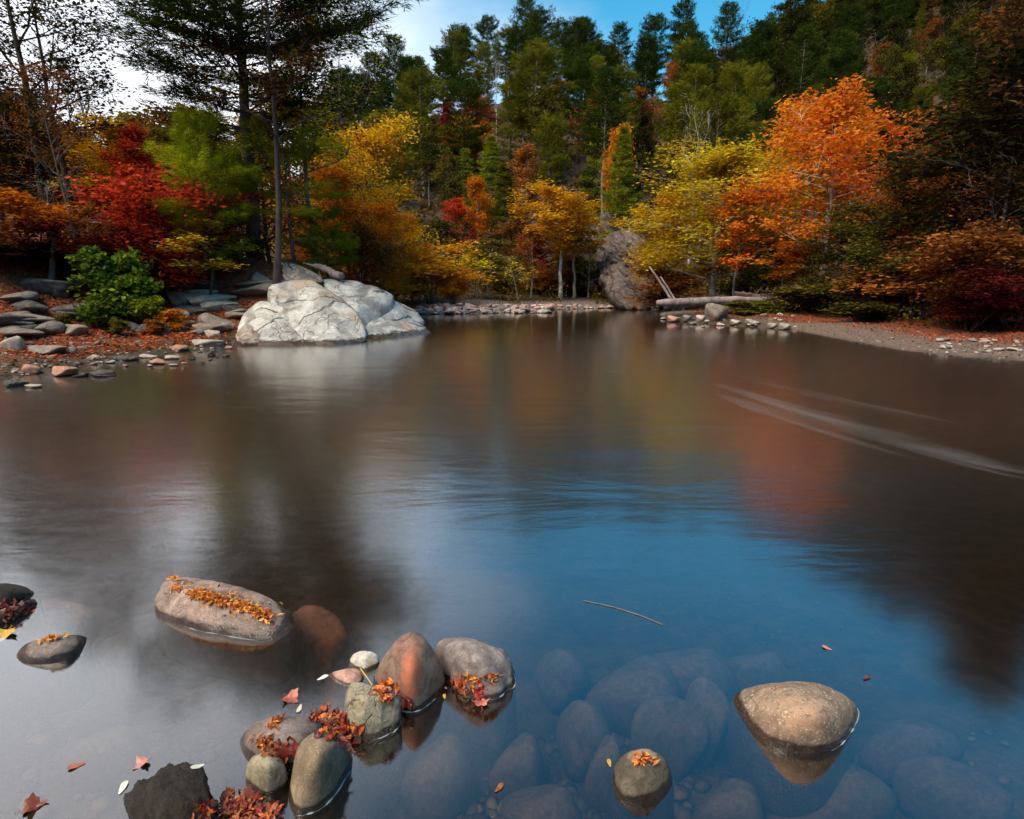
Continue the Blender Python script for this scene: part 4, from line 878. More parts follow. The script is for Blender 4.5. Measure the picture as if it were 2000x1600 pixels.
M_BANKP = rock_mat('bank_stone_pale', (0.48, 0.42, 0.34), (0.36, 0.31, 0.25), (0.55, 0.50, 0.43), 1.6, 0.2, 0.5, 0.03)
M_BANKO = rock_mat('bank_stone_orange', (0.48, 0.24, 0.14), (0.33, 0.17, 0.11), (0.52, 0.32, 0.22), 1.6, 0.2, 0.6, 0.03)
OUT = empty('rock_outcrop', tuple(W(650, 668)), 'large smooth white rock outcrop jutting into the pool', 'rock')
def piece(pts, mat, **kw):
    P = [np.array(q, float) for q in pts]; rock('rock_lobe', None, P, mat, parent=OUT, **kw)
wb = lambda *a: [np.array((*W(*q)[:2], -0.35)) for q in a]
piece(ypts((524, 562, 18.0), (540, 549, 18.5), (575, 545, 18.7), (608, 547, 18.5), (645, 576, 18), (692, 608, 17.3), (713, 642, 16.8), (545, 600, 17.2), (600, 606, 16.9), (660, 618, 16.7), (520, 600, 20), (690, 600, 19.5), (534, 628, 16.7))
      +zpts((606, 673), (650, 674), (706, 669))+wb((600, 676), (650, 677), (712, 670), (700, 640), (540, 650)), M_OUT, p=32, sub=6, amp=0.026, freq=3.4, fine=0.004, ridged=0.012, seed=31)
piece(ypts((461, 648, 16.5), (478, 612, 17.1), (505, 590, 17.6), (524, 588, 17.5), (532, 622, 16.75), (560, 645, 16.4), (500, 620, 16.75), (490, 600, 19))
      +zpts((470, 674), (540, 676), (600, 674))+wb((465, 677), (540, 679), (603, 677), (560, 650), (480, 650)), M_OUT, p=30, sub=6, amp=0.025, freq=3.5, fine=0.005, seed=38)
piece(ypts((628, 548, 19.4), (690, 545, 19.8), (735, 559, 19.7), (767, 577, 19.6), (764, 590, 19.3), (700, 600, 18.1), (640, 572, 18.6), (660, 600, 22), (760, 600, 21.6), (700, 640, 17.7), (760, 625, 19))
      +wb((690, 660), (765, 648), (760, 630)), M_OUT, p=30, sub=6, amp=0.022, freq=3.2, fine=0.004, ridged=0.012, seed=32)
piece(ypts((715, 602, 18.6), (770, 590, 19.8), (812, 606, 20.2), (832, 628, 20.0), (800, 636, 19.3), (720, 640, 18.0), (770, 606, 19.2))+wb((720, 662), (820, 648), (800, 630)), M_OUT, p=26, sub=5, amp=0.02, fine=0.005, seed=33)
piece(ypts((705, 640, 17.4), (760, 627, 18.6), (820, 631, 19.6), (800, 640, 19.0))+zpts((846, 649), (800, 656), (730, 662), (700, 664))+wb((848, 650), (790, 660), (710, 668), (760, 640)), M_OUT, p=24, sub=5, amp=0.02, fine=0.005, seed=34)
piece(ypts((461, 660, 16.2), (480, 626, 16.7), (510, 622, 16.8), (526, 650, 16.25))+zpts((524, 674), (470, 677))+wb((524, 677), (466, 680), (470, 660), (520, 655)), M_OUT2, p=14, sub=5, amp=0.05, fine=0.015, seed=35)
piece(ypts((552, 512, 20.0), (580, 516, 19.9), (628, 540, 19.3), (632, 552, 18.9), (560, 552, 18.9), (550, 535, 19.3), (590, 530, 21)), M_OUT2, p=16, sub=5, amp=0.03, fine=0.01, seed=36)
piece(ypts((400, 665, 16.6), (440, 640, 17.2), (480, 640, 17.1), (470, 672, 16.3), (420, 672, 16.4), (440, 650, 18))+wb((400, 678), (470, 678)), M_BANKP, p=14, sub=4, amp=0.05, fine=0.012, seed=37)

# ------------------------------------------------------------------ stones of the left bank, one by one: pixel centre, width, height, look
LB = [(368, 586, 84, 40, 'b', 'broad flat leaf dusted slab right of the green bush'), (346, 620, 50, 40, 'b', 'rounded bank rock below the flat slab'), (420, 628, 70, 36, 'b', 'layered brown rock left of the white outcrop'),
      (436, 582, 58, 20, 'd', 'thin dark slab above the layered brown rock'), (140, 607, 84, 40, 'd', 'dark humped rock left of the green bush'), (136, 645, 66, 28, 'b', 'angular grey rock below the dark humped rock'),
      (60, 640, 86, 32, 'b', 'low flat grey rock at the left bank'), (50, 598, 60, 30, 'd', 'dark boulder on the bank by the left edge'), (18, 672, 42, 36, 'p', 'pale round boulder at the left edge waterline'),
      (80, 684, 72, 22, 'b', 'flat grey stone right of the pale round boulder'), (133, 685, 30, 19, 'b', 'small grey stone by the left shallows'), (178, 698, 24, 12, 'p', 'small tan stone in the left shallows'),
      (56, 721, 34, 22, 'o', 'pinkish stone in the left shallows'), (116, 726, 66, 25, 'o', 'heap like orange stone in the left shallows'), (151, 733, 30, 12, 'd', 'blue grey stone right of the orange stone'),
      (196, 731, 56, 14, 'd', 'dark flat stone farthest out in the left shallows'), (25, 750, 38, 17, 'd', 'dark brown stone lowest at the left edge'), (60, 755, 30, 9, 'p', 'thin pale stone beside the dark brown stone'),
      (286, 696, 38, 10, 'p', 'flat pale stone in the water left of the outcrop'), (305, 707, 34, 14, 'o', 'pinkish pointed stone in the water left of the outcrop'), (333, 699, 28, 10, 'p', 'small white stone in the water left of the outcrop'),
      (238, 701, 50, 12, 'd', 'long low dark stone in the shallows'), (212, 707, 22, 9, 'p', 'tiny pale stone beside the long low dark stone'), (340, 679, 42, 13, 'o', 'reddish stone at the waterline left of the outcrop'),
      (400, 670, 54, 17, 'p', 'pale flat stone at the waterline left of the outcrop'), (412, 652, 28, 17, 'p', 'small pale stone under the layered brown rock'), (515, 549, 54, 40, 'b', 'round tan boulder left of the slender trunk'),
      (365, 470, 86, 32, 'd', 'upper dark ledge rock under the bright red maple'), (352, 497, 110, 36, 'd', 'long dark ledge rock below the bright red maple'), (392, 522, 96, 36, 'd', 'lower dark ledge rock by the yellow sapling'),
      (318, 520, 74, 26, 'b', 'brown ledge rock above the flat slab'), (292, 498, 60, 30, 'd', 'dark rock behind the top of the green bush'), (484, 482, 56, 26, 'p', 'pale rock at the foot of the dark pine'),
      (440, 500, 50, 26, 'd', 'dark rock right of the yellow sapling'), (265, 640, 44, 24, 'd', 'dark rock at the foot of the green bush'), (310, 645, 40, 20, 'd', 'small dark rock right of the green bush foot'),
      (100, 570, 50, 24, 'd', 'dark rock high on the bank left of the bush'), (450, 602, 44, 16, 'd', 'dark split rock beside the outcrop crack'), (380, 648, 36, 18, 'b', 'small brown rock under the rounded bank rock')]
MATS = {'b': M_BANK, 'd': M_BANKD, 'p': M_BANKP, 'o': M_BANKO}
for i, (px, py, w, h, c, lab) in enumerate(LB):
    P = hit(px, py+h*0.38)
    if P[2] < 0.02: P = W(px, py+h*0.38)
    Y = P[1]; wx, wz = w/F*Y, h/F*Y
    stone((P[0], P[1]+wx*0.25, P[2]+wz*0.22), wx*1.05, wx*0.75, wz*1.15, MATS[c], 'bank_rock', lab, 'rock', 'rocks along the left bank', k=10+i % 4, rz=random.choice((-0.3, 0.2, 2.9, 3.3)), tilt=0.06)
for i in range(46):
    rr = random.Random(300+i); px, py = (rr.uniform(290, 500), rr.uniform(455, 655)) if i < 34 else (rr.uniform(0, 210), rr.uniform(560, 660)); P = hit(px, py); w = rr.uniform(34, 85)/F*P[1]
    stone((P[0], P[1]+w*0.2, P[2]+w*0.12), w*1.25, w*0.95, w*rr.uniform(.30, .46), rr.choice((M_BANK, M_BANK, M_BANKD, M_BANKP)), 'ledge_rock', 'flat half buried slab among the stacked ledges of the left bank', 'rock', 'half buried ledge slabs of the left bank', k=10+i % 4, rz=rr.uniform(-.4, .4), tilt=0.09)
LOOK = {}
def scatter_stones(n, px0, px1, py0, py1, wmin, wmax, mats, label, group, seed, flat=0.45):
    rng = np.random.default_rng(seed)
    for i in range(n):
        px, py = rng.uniform(px0, px1), rng.uniform(py0, py1); P = hit(px, py)
        if P[2] < -0.02: P = W(px, py)
        wx = (wmin+(wmax-wmin)*rng.random()**2)/F*P[1]
        stone((P[0], P[1], P[2]+wx*flat*0.25), wx, wx*rng.uniform(.6, .95), wx*flat*rng.uniform(.7, 1.2), mats[int(rng.integers(len(mats)))], 'stone', label, 'stone', group, tilt=0.2)
scatter_stones(60, 0, 470, 668, 722, 8, 20, [M_BANK, M_BANKP, M_BANKO, M_BANKD], 'small loose stone on the left shore between the larger bank rocks', 'loose stones of the left shore', 7)
LEFT_MARKS = [(368, 586, 'broad flat slab'), (240, 580, 'green bush'), (18, 672, 'pale round boulder'), (116, 726, 'orange shallows stone'), (286, 696, 'flat pale water stone'), (140, 607, 'dark humped rock'), (515, 549, 'round tan boulder'), (352, 497, 'long dark ledge rock'), (420, 628, 'layered brown rock'), (560, 640, 'white outcrop'), (405, 455, 'yellow green sapling')]
FAR_MARKS = [(1096, 590, 'whitish trunk'), (1036, 585, 'slender white trunk'), (955, 588, 'thin pale sapling'), (850, 585, 'sycamore shrub'), (1225, 590, 'grey cliff'), (820, 625, 'white outcrop tip'), (1012, 590, 'drooping tree'), (900, 600, 'lower orange shrub')]
RIGHT_MARKS = [(1537, 639, 'larger white stone'), (1975, 570, 'deep red shrub'), (1405, 612, 'grey boulder'), (1890, 620, 'small dark red shrub'), (1318, 624, 'rounded reddish stone'), (1475, 631, 'flat pale stone')]
M_BAR = [rock_mat('bar_stone_%d' % i, a, b, c, 1.5, 0.0, 0.4, 0.03) for i, (a, b, c) in enumerate((((0.58, 0.45, 0.38), (0.44, 0.33, 0.28), (0.62, 0.52, 0.45)), ((0.50, 0.29, 0.23), (0.40, 0.22, 0.18), (0.55, 0.38, 0.32)), ((0.25, 0.21, 0.20), (0.18, 0.15, 0.15), (0.33, 0.29, 0.27))))]
scatter_stones(170, 812, 1075, 598, 613, 7, 24, M_BAR, 'small pinkish grey stone on the far gravel bar', 'stones of the far gravel bar', 8)
scatter_stones(45, 1060, 1290, 597, 603, 7, 18, M_BAR, 'small stone on the thin far shoreline right of the gravel bar', 'stones of the far shoreline', 9)
scatter_stones(30, 1290, 1560, 614, 640, 6, 17, [M_BANK, M_BAR[0], M_BAR[2], M_BANKD, M_BANKP], 'small stone on the shore below the fallen log', 'stones below the fallen log', 10)
scatter_stones(40, 1830, 2010, 662, 694, 8, 24, [M_BANKP, M_BAR[0], M_BAR[2]], 'pale stone on the leafy shore behind the sandy spit', 'stones behind the sandy spit', 11)
def gravel():
    rng = np.random.default_rng(14); D, T = ico(1); g = Geo()
    def put(px, py, s):
        P = hit(px, py)
        if P[2] < 0: return
        V = D*np.array((s, s*0.8, s*0.5))*(1+0.3*(rng.random((len(D), 1))-0.5)); g.add(V+P+np.array((0, 0, s*0.15)), None, T, rng.random())
    for i in range(500): put(rng.uniform(810, 1280), rng.uniform(597, 613), rng.uniform(.03, .11))
    for i in range(350): put(rng.uniform(0, 470), rng.uniform(655, 735), rng.uniform(.02, .06))
    for i in range(250): put(rng.uniform(1560, 2000), rng.uniform(645, 702), rng.uniform(.012, .04))
    m = NT('gravel'); v = m.n('Attribute', _attribute_name='var').outputs['Fac']; p = m.n('BsdfPrincipled', Roughness=0.8)
    m.set(p.inputs['Base Color'], m.mix(v, (0.13, 0.09, 0.075), (0.46, 0.37, 0.32))); tag(link('gravel', g.mesh('gravel'), m.done(p.outputs[0])), 'fine gravel between the larger stones along the shores', 'gravel', kind='stuff')
gravel()
def tone(o):
    m = o.material_slots[0].material
    return {M_BANK: 'brown', M_BANKD: 'dark', M_BANKP: 'pale', M_BANKO: 'orange', M_BAR[0]: 'pinkish pale', M_BAR[1]: 'reddish', M_BAR[2]: 'grey'}[m]
for grp, noun, marks in (('half buried ledge slabs of the left bank', 'half buried slab', LEFT_MARKS), ('loose stones of the left shore', 'small shore stone', LEFT_MARKS), ('stones of the far gravel bar', 'gravel bar stone', FAR_MARKS), ('stones of the far shoreline', 'far shoreline stone', FAR_MARKS), ('stones below the fallen log', 'small shore stone', RIGHT_MARKS), ('stones behind the sandy spit', 'spit stone', RIGHT_MARKS)):
    single_out([(o, *proj(o.location), tone(o)+' '+noun) for o in C.objects if o.get('group') == grp], marks)
for px, py, w, h, m_, lab in [(1405, 612, 56, 38, M_BANK, 'grey boulder under the fallen log'), (1318, 624, 30, 13, M_BAR[1], 'rounded reddish stone left of the grey boulder'), (1372, 622, 24, 14, M_BAR[0], 'pinkish stone touching the grey boulder'),
                              (1512, 637, 24, 12, M_BANKP, 'white stone where the sandy spit begins'), (1537, 639, 28, 14, M_BANKP, 'larger white stone where the sandy spit begins'), (1345, 622, 22, 12, M_BAR[2], 'grey stone left of the pinkish stone'),
                              (1475, 631, 36, 11, M_BANKP, 'flat pale stone right of the grey boulder'), (1440, 630, 26, 10, M_BAR[0], 'small stone at the right foot of the grey boulder')]:
    P = hit(px, py+h*0.4); P = W(px, py+h*0.4) if P[2] < 0 else P; wx, wz = w/F*P[1], h/F*P[1]
    stone((P[0], P[1]+wx*0.3, P[2]+wz*0.3), wx, wx*0.8, wz*1.25, m_, 'shore_rock', lab, 'rock', 'rocks below the fallen log', k=10, rz=0.3, tilt=0.15)

# ------------------------------------------------------------------ the cliff on the far shore, crags above it
M_CLIFF = rock_mat('cliff', (0.12, 0.09, 0.075), (0.07, 0.052, 0.045), (0.27, 0.225, 0.20), 0.6, 0.2, 1.0, 0, strata=(0.45, (0.3, 0.75, 0.5), 0.9), patch=(0.16, 0.085, 0.05), patch_lo=0.55)
def ledgy(V):
    a = V[:, 2]*0.75+V[:, 0]*0.65; s = np.abs((a*1.9+0.5*fbm(V, 0.6, 3, 5)) % 1-0.5); V = V.copy(); V[:, 1] += 0.55*s*np.sign(V[:, 1]-43.5)*-1+0.15*fbm(V, 2.0, 3, 8); return V
rock('cliff', 'grey slanting cliff with tilted layers at the far waterline', ypts((1164, 540, 42.0), (1170, 500, 43), (1192, 458, 45), (1228, 452, 46), (1262, 480, 45), (1287, 525, 43), (1293, 580, 42), (1240, 520, 42.2), (1200, 500, 43))
     +zpts((1288, 604), (1245, 605), (1210, 596, 0.3))+ypts((1170, 480, 50), (1270, 480, 50), (1290, 600, 50), (1190, 600, 50)), M_CLIFF, 'cliff', p=24, sub=6, amp=0.05, freq=7, fine=0.03, ridged=0.0, seed=41, extra=ledgy)
for i, (px, Y, w, h, lab) in enumerate([(1028, 52, 2.6, 3.4, 'grey crag on the hillside left of the golden shore tree'), (1050, 55, 2.2, 3.0, 'upper grey crag behind the golden shore tree'), (1175, 50, 3.5, 4.0, 'grey crag above the cliff top'), (1110, 57, 4.0, 3.0, 'broad brownish crag high behind the golden shore tree'), (1140, 47, 2.2, 2.6, 'small crag behind the thin bare tree')]):
    b = spot(px, Y); rng = np.random.default_rng(60+i); P = rng.normal(0, 1, (12, 3)); P /= np.linalg.norm(P, axis=1)[:, None]; P = P*np.array((w*.6, w*.5, h*.6))+b+np.array((0, 0.3, h*0.25))
    rock('hillside_crag', lab, P, M_CLIFF, p=18, sub=5, amp=0.07, fine=0.025, seed=62+i, ridged=0.04)

# ------------------------------------------------------------------ driftwood
M_LOG = bark_mat('driftwood', (0.13, 0.095, 0.085), (0.36, 0.27, 0.245), 3, 0.3)
def log(name, label, a, b, r0, r1, branches=(), group=None, bow=0.05, seed=0):
    rng = np.random.default_rng(seed); a, b = np.array(a), np.array(b); n = 14; t = np.linspace(0, 1, n)[:, None]
    pts = a+(b-a)*t+np.array((0, 0, 1))*bow*np.sin(np.pi*t)*np.linalg.norm(b-a)*0.2+rng.normal(0, r0*0.16, (n, 3)); o = empty(name, tuple(a), label, 'log', group)
    g = Geo(); g.tube(pts-a, np.linspace(r0, r1, n)*(1+0.12*rng.normal(0, 1, n).clip(-1, 1))*np.where(np.arange(n) == 0, 0.6, 1), 12); link('stem', g.mesh('stem', True), M_LOG, o)
    for u, d, L, r in branches:
        g = Geo(); p0 = a+(b-a)*u-a; c, _ = curve(p0, d, L, 5, rng, 0.12); g.tube(c, np.linspace(r, r*0.4, 5), 6); link('branch_stub', g.mesh('branch_stub', True), M_LOG, o)
log('fallen_log', 'long fallen driftwood log resting on the boulder', WY(1280, 592, 26), WY(1532, 588, 27), 0.19, 0.12, [(0.97, (0.2, 0, 1), 0.6, 0.06), (0.9, (0.5, -.1, .6), 0.7, 0.05), (0.12, (0.1, 0, -1), 0.7, 0.04), (0.2, (0.4, 0, -1), 0.8, 0.05), (0.99, (0.3, 0, -0.7), 0.5, 0.07)], seed=3)
log('fallen_log', 'dark short log lying behind the long fallen log', WY(1432, 573, 28), WY(1512, 584, 28), 0.13, 0.10, [(0.5, (0.6, 0, 0.5), 0.8, 0.04)], 'logs behind the fallen log', seed=4)
log('fallen_log', 'second dark log crossing behind the long fallen log', WY(1440, 582, 28.5), WY(1520, 575, 28), 0.11, 0.07, [(0.8, (0.7, 0, 0.6), 0.9, 0.035)], 'logs behind the fallen log', seed=5)
log('fallen_log', 'thin log ahead of the yellow tree foot', WY(1370, 584, 28), WY(1450, 582, 28), 0.08, 0.06, [], 'logs behind the fallen log', seed=6)
log('leaning_pole', 'bare pole leaning on the left end of the fallen log', WY(1268, 520, 27.5), WY(1318, 596, 26.5), 0.035, 0.07, [], seed=7)
log('leaning_pole', 'second bare pole crossing the leaning pole', WY(1290, 540, 27.3), WY(1330, 606, 26.3), 0.03, 0.06, [], seed=8)
log('driftwood_root', 'grey weathered stump lying on top of the white outcrop', WY(612, 518, 19.9), WY(668, 541, 19.3), 0.10, 0.13, [(0.15, (-0.6, 0, 0.15), 0.5, 0.05)], seed=9)
def root(label, pts, r, seed):
    P = np.array([hit(*q)+np.array((0, 0, 0.06)) for q in pts]); o = empty('tree_root', tuple(P[0]), label, 'root'); g = Geo(); g.tube(P-P[0], np.linspace(r, r*0.5, len(P)), 8); link('stem', g.mesh('stem', True), BARK_DARK, o)
root('dark root running down from the slender trunk', [(545, 549), (520, 553), (500, 562), (485, 575), (470, 580)], 0.10, 1)
root('dark curved root above the flat leaf dusted slab', [(328, 560), (350, 562), (375, 563), (400, 566), (430, 566), (448, 562)], 0.08, 2)

# ------------------------------------------------------------------ the green bush and the roadside rail on the left bank
def green_bush():
    b = hit(240, 638); plant('bush', b, 140/F*b[1]*1.03, BUSH_GREEN, BARK_DARK, 'green_bush', 'rounded bright green leafy bush on the left bank', cat='bush', wide=1.12)
    b = hit(300, 640); plant('bush', b, 60/F*b[1], GREEN_YEL, BARK_DARK, 'leafy_bush', 'small yellow green bush right of the green bush', cat='bush', wide=1.3)
    for px, py, h, m_, lab in [(345, 645, 40, ORANGE, 'low orange plant on the shore left of the rounded bank rock'), (230, 655, 30, OLIVE, 'low olive brown plant under the green bush'), (300, 655, 30, RUST, 'low rusty plant right below the green bush'), (130, 640, 26, OLIVE, 'low olive plant beside the angular grey rock')]:
        b = hit(px, py); plant('bush', b, h/F*b[1], m_, BARK_DARK, 'low_plant', lab, cat='plant', wide=1.6, group='low plants of the left shore')
green_bush()
def roadside_rail():
    m = NT('rail_grey'); o = m.n('TexCoord').outputs['Object']; p = m.n('BsdfPrincipled', Roughness=0.6); m.set(p.inputs['Base Color'], m.mix(m.noise(o, 3, 5), (0.25, 0.23, 0.21), (0.46, 0.44, 0.42))); m = m.done(p.outputs[0])
    a, b = WY(-80, 418, 22.6), WY(470, 448, 25.5); o = empty('roadside_rail', tuple(a), 'pale grey roadside rail half hidden by leaves above the left bank', 'rail')
    d = b-a; L = float(np.linalg.norm(d)); u = d/L; nrm = np.array((u[1], -u[0], 0)); g = Geo()
    prof = [(-.03, 0), (.02, .03), (-.01, .08), (.02, .13), (-.03, .16), (-.05, .16), (-.05, 0)]
    n = 9; V = np.array([u*L*i/(n-1)+nrm*p_[0]+np.array((0, 0, p_[1]-.08)) for i in range(n) for p_ in prof]); k = len(prof)
    Q = [(i*k+j, i*k+(j+1) % k, (i+1)*k+(j+1) % k, (i+1)*k+j) for i in range(n-1) for j in range(k)]; g.add(V, Q); link('rail', g.mesh('rail'), m, o)
    for i in range(7):
        c = u*L*(i+.4)/7; top = c[2]+.12; zg = H1(a[0]+c[0], a[1]+c[1])-a[2]-.2; g = Geo(); g.tube([(c[0]-nrm[0]*.10, c[1]-nrm[1]*.10, min(zg, top-.6)), (c[0]-nrm[0]*.10, c[1]-nrm[1]*.10, top)], .055, 8); link('post', g.mesh('post'), m, o)
roadside_rail()

# ------------------------------------------------------------------ fallen leaves on the banks, low ground cover
def litter_on_ground(name, label, boxes, n, size, mat, seed, lift=0.03, rise=0.0):
    rng = np.random.default_rng(seed); g = Geo(); cen = []
    tot = sum((b[1]-b[0])*(b[3]-b[2]) for b in boxes)
    for x0, x1, y0, y1, cond in boxes:
        k = int(n*(x1-x0)*(y1-y0)/tot)+1; x = rng.uniform(x0, x1, k); y = rng.uniform(y0, y1, k); z, d, ins = height(x, y, True)
        m = (~ins) & (d > cond[0]) & (d < cond[1]) & (z < (6 if y0 < 40 else 120))
        if rise: m &= fbm(np.stack([x, y, x*0], -1), 0.7, 3, seed) > -0.05
        cen.append(np.stack([x, y, z+lift+rise*rng.random(k)**1.5*(0.6+0.8*vnoise(np.stack([x, y, x*0], -1)*0.9, seed))], -1)[m])
    c = np.vstack(cen); leaves(g, c, size, rng, vnoise(c*1.3, seed), updir=2.2 if not rise else 0.5)
    tag(link(name, g.mesh(name), mat), label, name.replace('_', ' '), kind='stuff')
LIT = leaf_mat((0.13, 0.022, 0.010), (0.50, 0.105, 0.022), 0.2); LITB = leaf_mat((0.07, 0.035, 0.016), (0.26, 0.12, 0.04), 0.2)
litter_on_ground('leaf_litter', 'red and orange fallen leaves covering the left bank', [(-16, -3.2, 12, 27, (0.6, 14))], 26000, 0.09, LIT, 1)
litter_on_ground('dry_leaves', 'brown dry leaves between the left bank rocks', [(-16, -3.2, 10, 27, (0.1, 14))], 12000, 0.09, LITB, 2)
litter_on_ground('leaf_litter', 'red fallen leaves along the upper edge of the sandy spit', [(8, 24, 11, 30, (1.4, 5.0))], 16000, 0.08, LIT, 3)
litter_on_ground('dry_leaves', 'red and brown leaves sprinkled over the sandy spit', [(8, 22, 11, 24, (0.15, 1.7))], 5200, 0.06, LITB, 13, lift=0.012)
litter_on_ground('ground_cover', 'low olive ground cover plants on the right bank', [(8, 26, 13, 34, (2.8, 10))], 22000, 0.12, OLIVE, 4, rise=0.7)
litter_on_ground('ground_cover', 'low green and rusty ground cover along the far shore', [(-6, 16, 35, 48, (1.5, 14))], 20000, 0.15, leaf_mat((0.035, 0.045, 0.008), (0.20, 0.085, 0.015), 0.3), 5, rise=0.9)
litter_on_ground('undergrowth', 'dark rusty undergrowth on the left bank under the trees', [(-18, -5.5, 17, 32, (4.5, 20))], 30000, 0.12, RUST, 6, rise=1.2)
litter_on_ground('undergrowth', 'brown leafy undergrowth covering the hillside between the trees', [(-30, 45, 42, 62, (0, 60)), (-45, 80, 62, 100, (0, 90)), (30, 190, 100, 210, (0, 300))], 110000, 0.55, leaf_mat((0.03, 0.035, 0.008), (0.14, 0.075, 0.016), 0.3), 8, rise=1.6)

# ------------------------------------------------------------------ leaves at the front: each leaf one can pick out is an object
def leaf_obj_mat(name, a, b):
    m = NT(name); o = m.n('TexCoord').outputs['Object']; oi = m.n('ObjectInfo').outputs['Random']
    f = m.math('ADD', m.noise(o, 3.0, 4), m.math('MULTIPLY_ADD', oi, 0.5, -0.25)); p = m.n('BsdfPrincipled', Roughness=0.45); m.set(p.inputs['Base Color'], m.mix(m.rng(f, 0.3, 0.7), a, b)); return m.done(p.outputs[0])
LM = {'red': leaf_obj_mat('leaf_red', (0.22, 0.012, 0.010), (0.50, 0.045, 0.025)), 'orange': leaf_obj_mat('leaf_orange', (0.42, 0.075, 0.012), (0.72, 0.22, 0.03)), 'brown': leaf_obj_mat('leaf_brown', (0.15, 0.03, 0.012), (0.36, 0.10, 0.03)),
      'yellow': leaf_obj_mat('leaf_yellow', (0.50, 0.30, 0.03), (0.70, 0.50, 0.09)), 'pale': leaf_obj_mat('leaf_pale', (0.6, 0.52, 0.36), (0.75, 0.70, 0.58)), 'pink': leaf_obj_mat('leaf_pink', (0.40, 0.09, 0.06), (0.52, 0.20, 0.15)), 'dark': leaf_obj_mat('leaf_dark', (0.10, 0.012, 0.012), (0.22, 0.03, 0.02))}
def leaf_mesh(kind, curl, seed):
    rng = np.random.default_rng(seed)
    if kind == 'maple': ang = [-90, -60, -35, -15, 5, 22, 40, 62, 75, 90, 105, 118, 140, 158, 175, 195, 215, 240]; rad = [.34, .50, .66, .56, .92, .66, .70, .60, .82, 1.05, .82, .60, .70, .66, .92, .56, .66, .50]
    else: ang = list(range(-90, 270, 30)); rad = None
    P = np.array([(r*math.cos(R(a)), r*math.sin(R(a))) for a, r in zip(ang, rad)]) if rad else np.array([(0.34*math.cos(R(a))*(1-0.3*math.sin(R(a))), 0.92*math.sin(R(a))) for a in ang])
    P = P*(1+0.08*rng.normal(0, 1, (len(ang), 1)).clip(-1, 1))
    full = np.vstack([[(0, 0)], P*0.55, P]); n = len(ang); z = curl*(full[:, 0]**2*1.2+0.5*full[:, 1]**2*rng.uniform(-1, 1.2)+0.25*np.sin(full[:, 1]*4+seed))*0.5+0.06*rng.normal(0, 1, len(full))*curl
    z[0] = 0; V = np.column_stack([full, z])*0.5
    T = [(0, 1+i, 1+(i+1) % n) for i in range(n)]; Q = [(1+i, 1+n+i, 1+n+(i+1) % n, 1+(i+1) % n) for i in range(n)]
    g = Geo(); g.add(V, Q, T)
    g.tube([(0, -.15*.5, 0), (0.02, -.55*.5, .01), (0.05, -.9*.5, .03)], .012, 3)
    return g.mesh('leaf', True)
LEAF = {(k, i): leaf_mesh(k, c, 10*i+len(k)) for k in ('maple', 'oval') for i, c in enumerate((0.25, 0.9, 1.4))}
def cam_hit(px, py):
    """first surface of a front rock, else the water"""
    d = Vector(ray(px, py)).normalized(); o = Vector((0, 0, CAM_H)); best = None
    for r in RK.values():
        if r.name not in BV: BV[r.name] = BVHTree.FromPolygons([r.location+v.co for v in r.data.vertices], [p.vertices[:] for p in r.data.polygons])
        h = BV[r.name].ray_cast(o, d)
        if h[0] is not None and (best is None or h[3] < best[2]) and h[0].z > 0: best = (h[0], h[1], h[3])
    if best is None:
        p = Vector(W(px, py, 0.0)); return p+Vector((0, 0, 0.004)), Vector((0, 0, 1))
    return best[0]+best[1]*0.004, best[1]
BV = {}
def place_leaf(px, py, size, kind, col, parent=None, lift=0.0, stand=0.0, label=None, name='leaf', i=None, rng=random):
    p, n = cam_hit(px, py); me = LEAF[(kind, rng.randrange(3) if i is None else i)]
    o = link(name, me, LM[col]); nn = (n+Vector((rng.uniform(-1, 1), rng.uniform(-1, 1), rng.uniform(-.2, .6)))*stand).normalized()
    q = nn.to_track_quat('Z', 'Y'); M = q.to_matrix() @ Matrix.Rotation(rng.uniform(0, 6.28), 3, 'Z')
    o.rotation_euler = M.to_euler(); pos = p+Vector((0, 0, lift)); o.scale = (size,)*3
    if parent is not None: o.parent = parent; o.location = pos-parent.location
    else: o.location = pos
    if label: tag(o, label, 'leaf', None)
    return o
def leaf_pile(label, cx, cy, rx, ry, n, cols, seed, smax=0.07, high=0.05, kinds=('oval', 'oval', 'maple'), slant=0.0):
    rng = random.Random(seed); p, _ = cam_hit(cx, cy); o = empty('leaf_pile', (p.x, p.y, p.z), label, 'leaf pile')
    for i in range(int(n*1.5)):
        a = rng.uniform(0, 6.28); r = math.sqrt(rng.random())*rng.uniform(.8, 1.25); dx, dy = rx*r*math.cos(a), ry*r*math.sin(a)
        place_leaf(cx+dx+slant*dy, cy+dy, 0.75*smax*rng.uniform(.4, 1.0), rng.choice(kinds), rng.choice(cols), o, lift=high*max(0, 1-r)*rng.random(), stand=0.75, rng=rng)
    return o
leaf_pile('thick pile of red and orange leaves between grey and tan stones', 655, 1422, 42, 36, 85, ['red', 'orange', 'brown', 'brown', 'dark', 'orange'], 1, 0.075, 0.055, slant=0.5)
leaf_pile('dark red leaves caught behind the small olive stone', 545, 1465, 34, 18, 34, ['brown', 'dark', 'red', 'brown', 'orange'], 2, 0.05, 0.02)
leaf_pile('orange leaves wedged between pointed and tan stones', 757, 1350, 26, 18, 22, ['orange', 'orange', 'red', 'brown'], 3, 0.075, 0.04)
leaf_pile('reddish leaf scraps along the foot of the pointed stone', 792, 1374, 18, 12, 18, ['red', 'dark', 'brown'], 4, 0.045, 0.01)
leaf_pile('red and orange leaves in front of the oblong stone', 912, 1340, 38, 15, 34, ['orange', 'red', 'brown', 'pink'], 5, 0.055, 0.02)
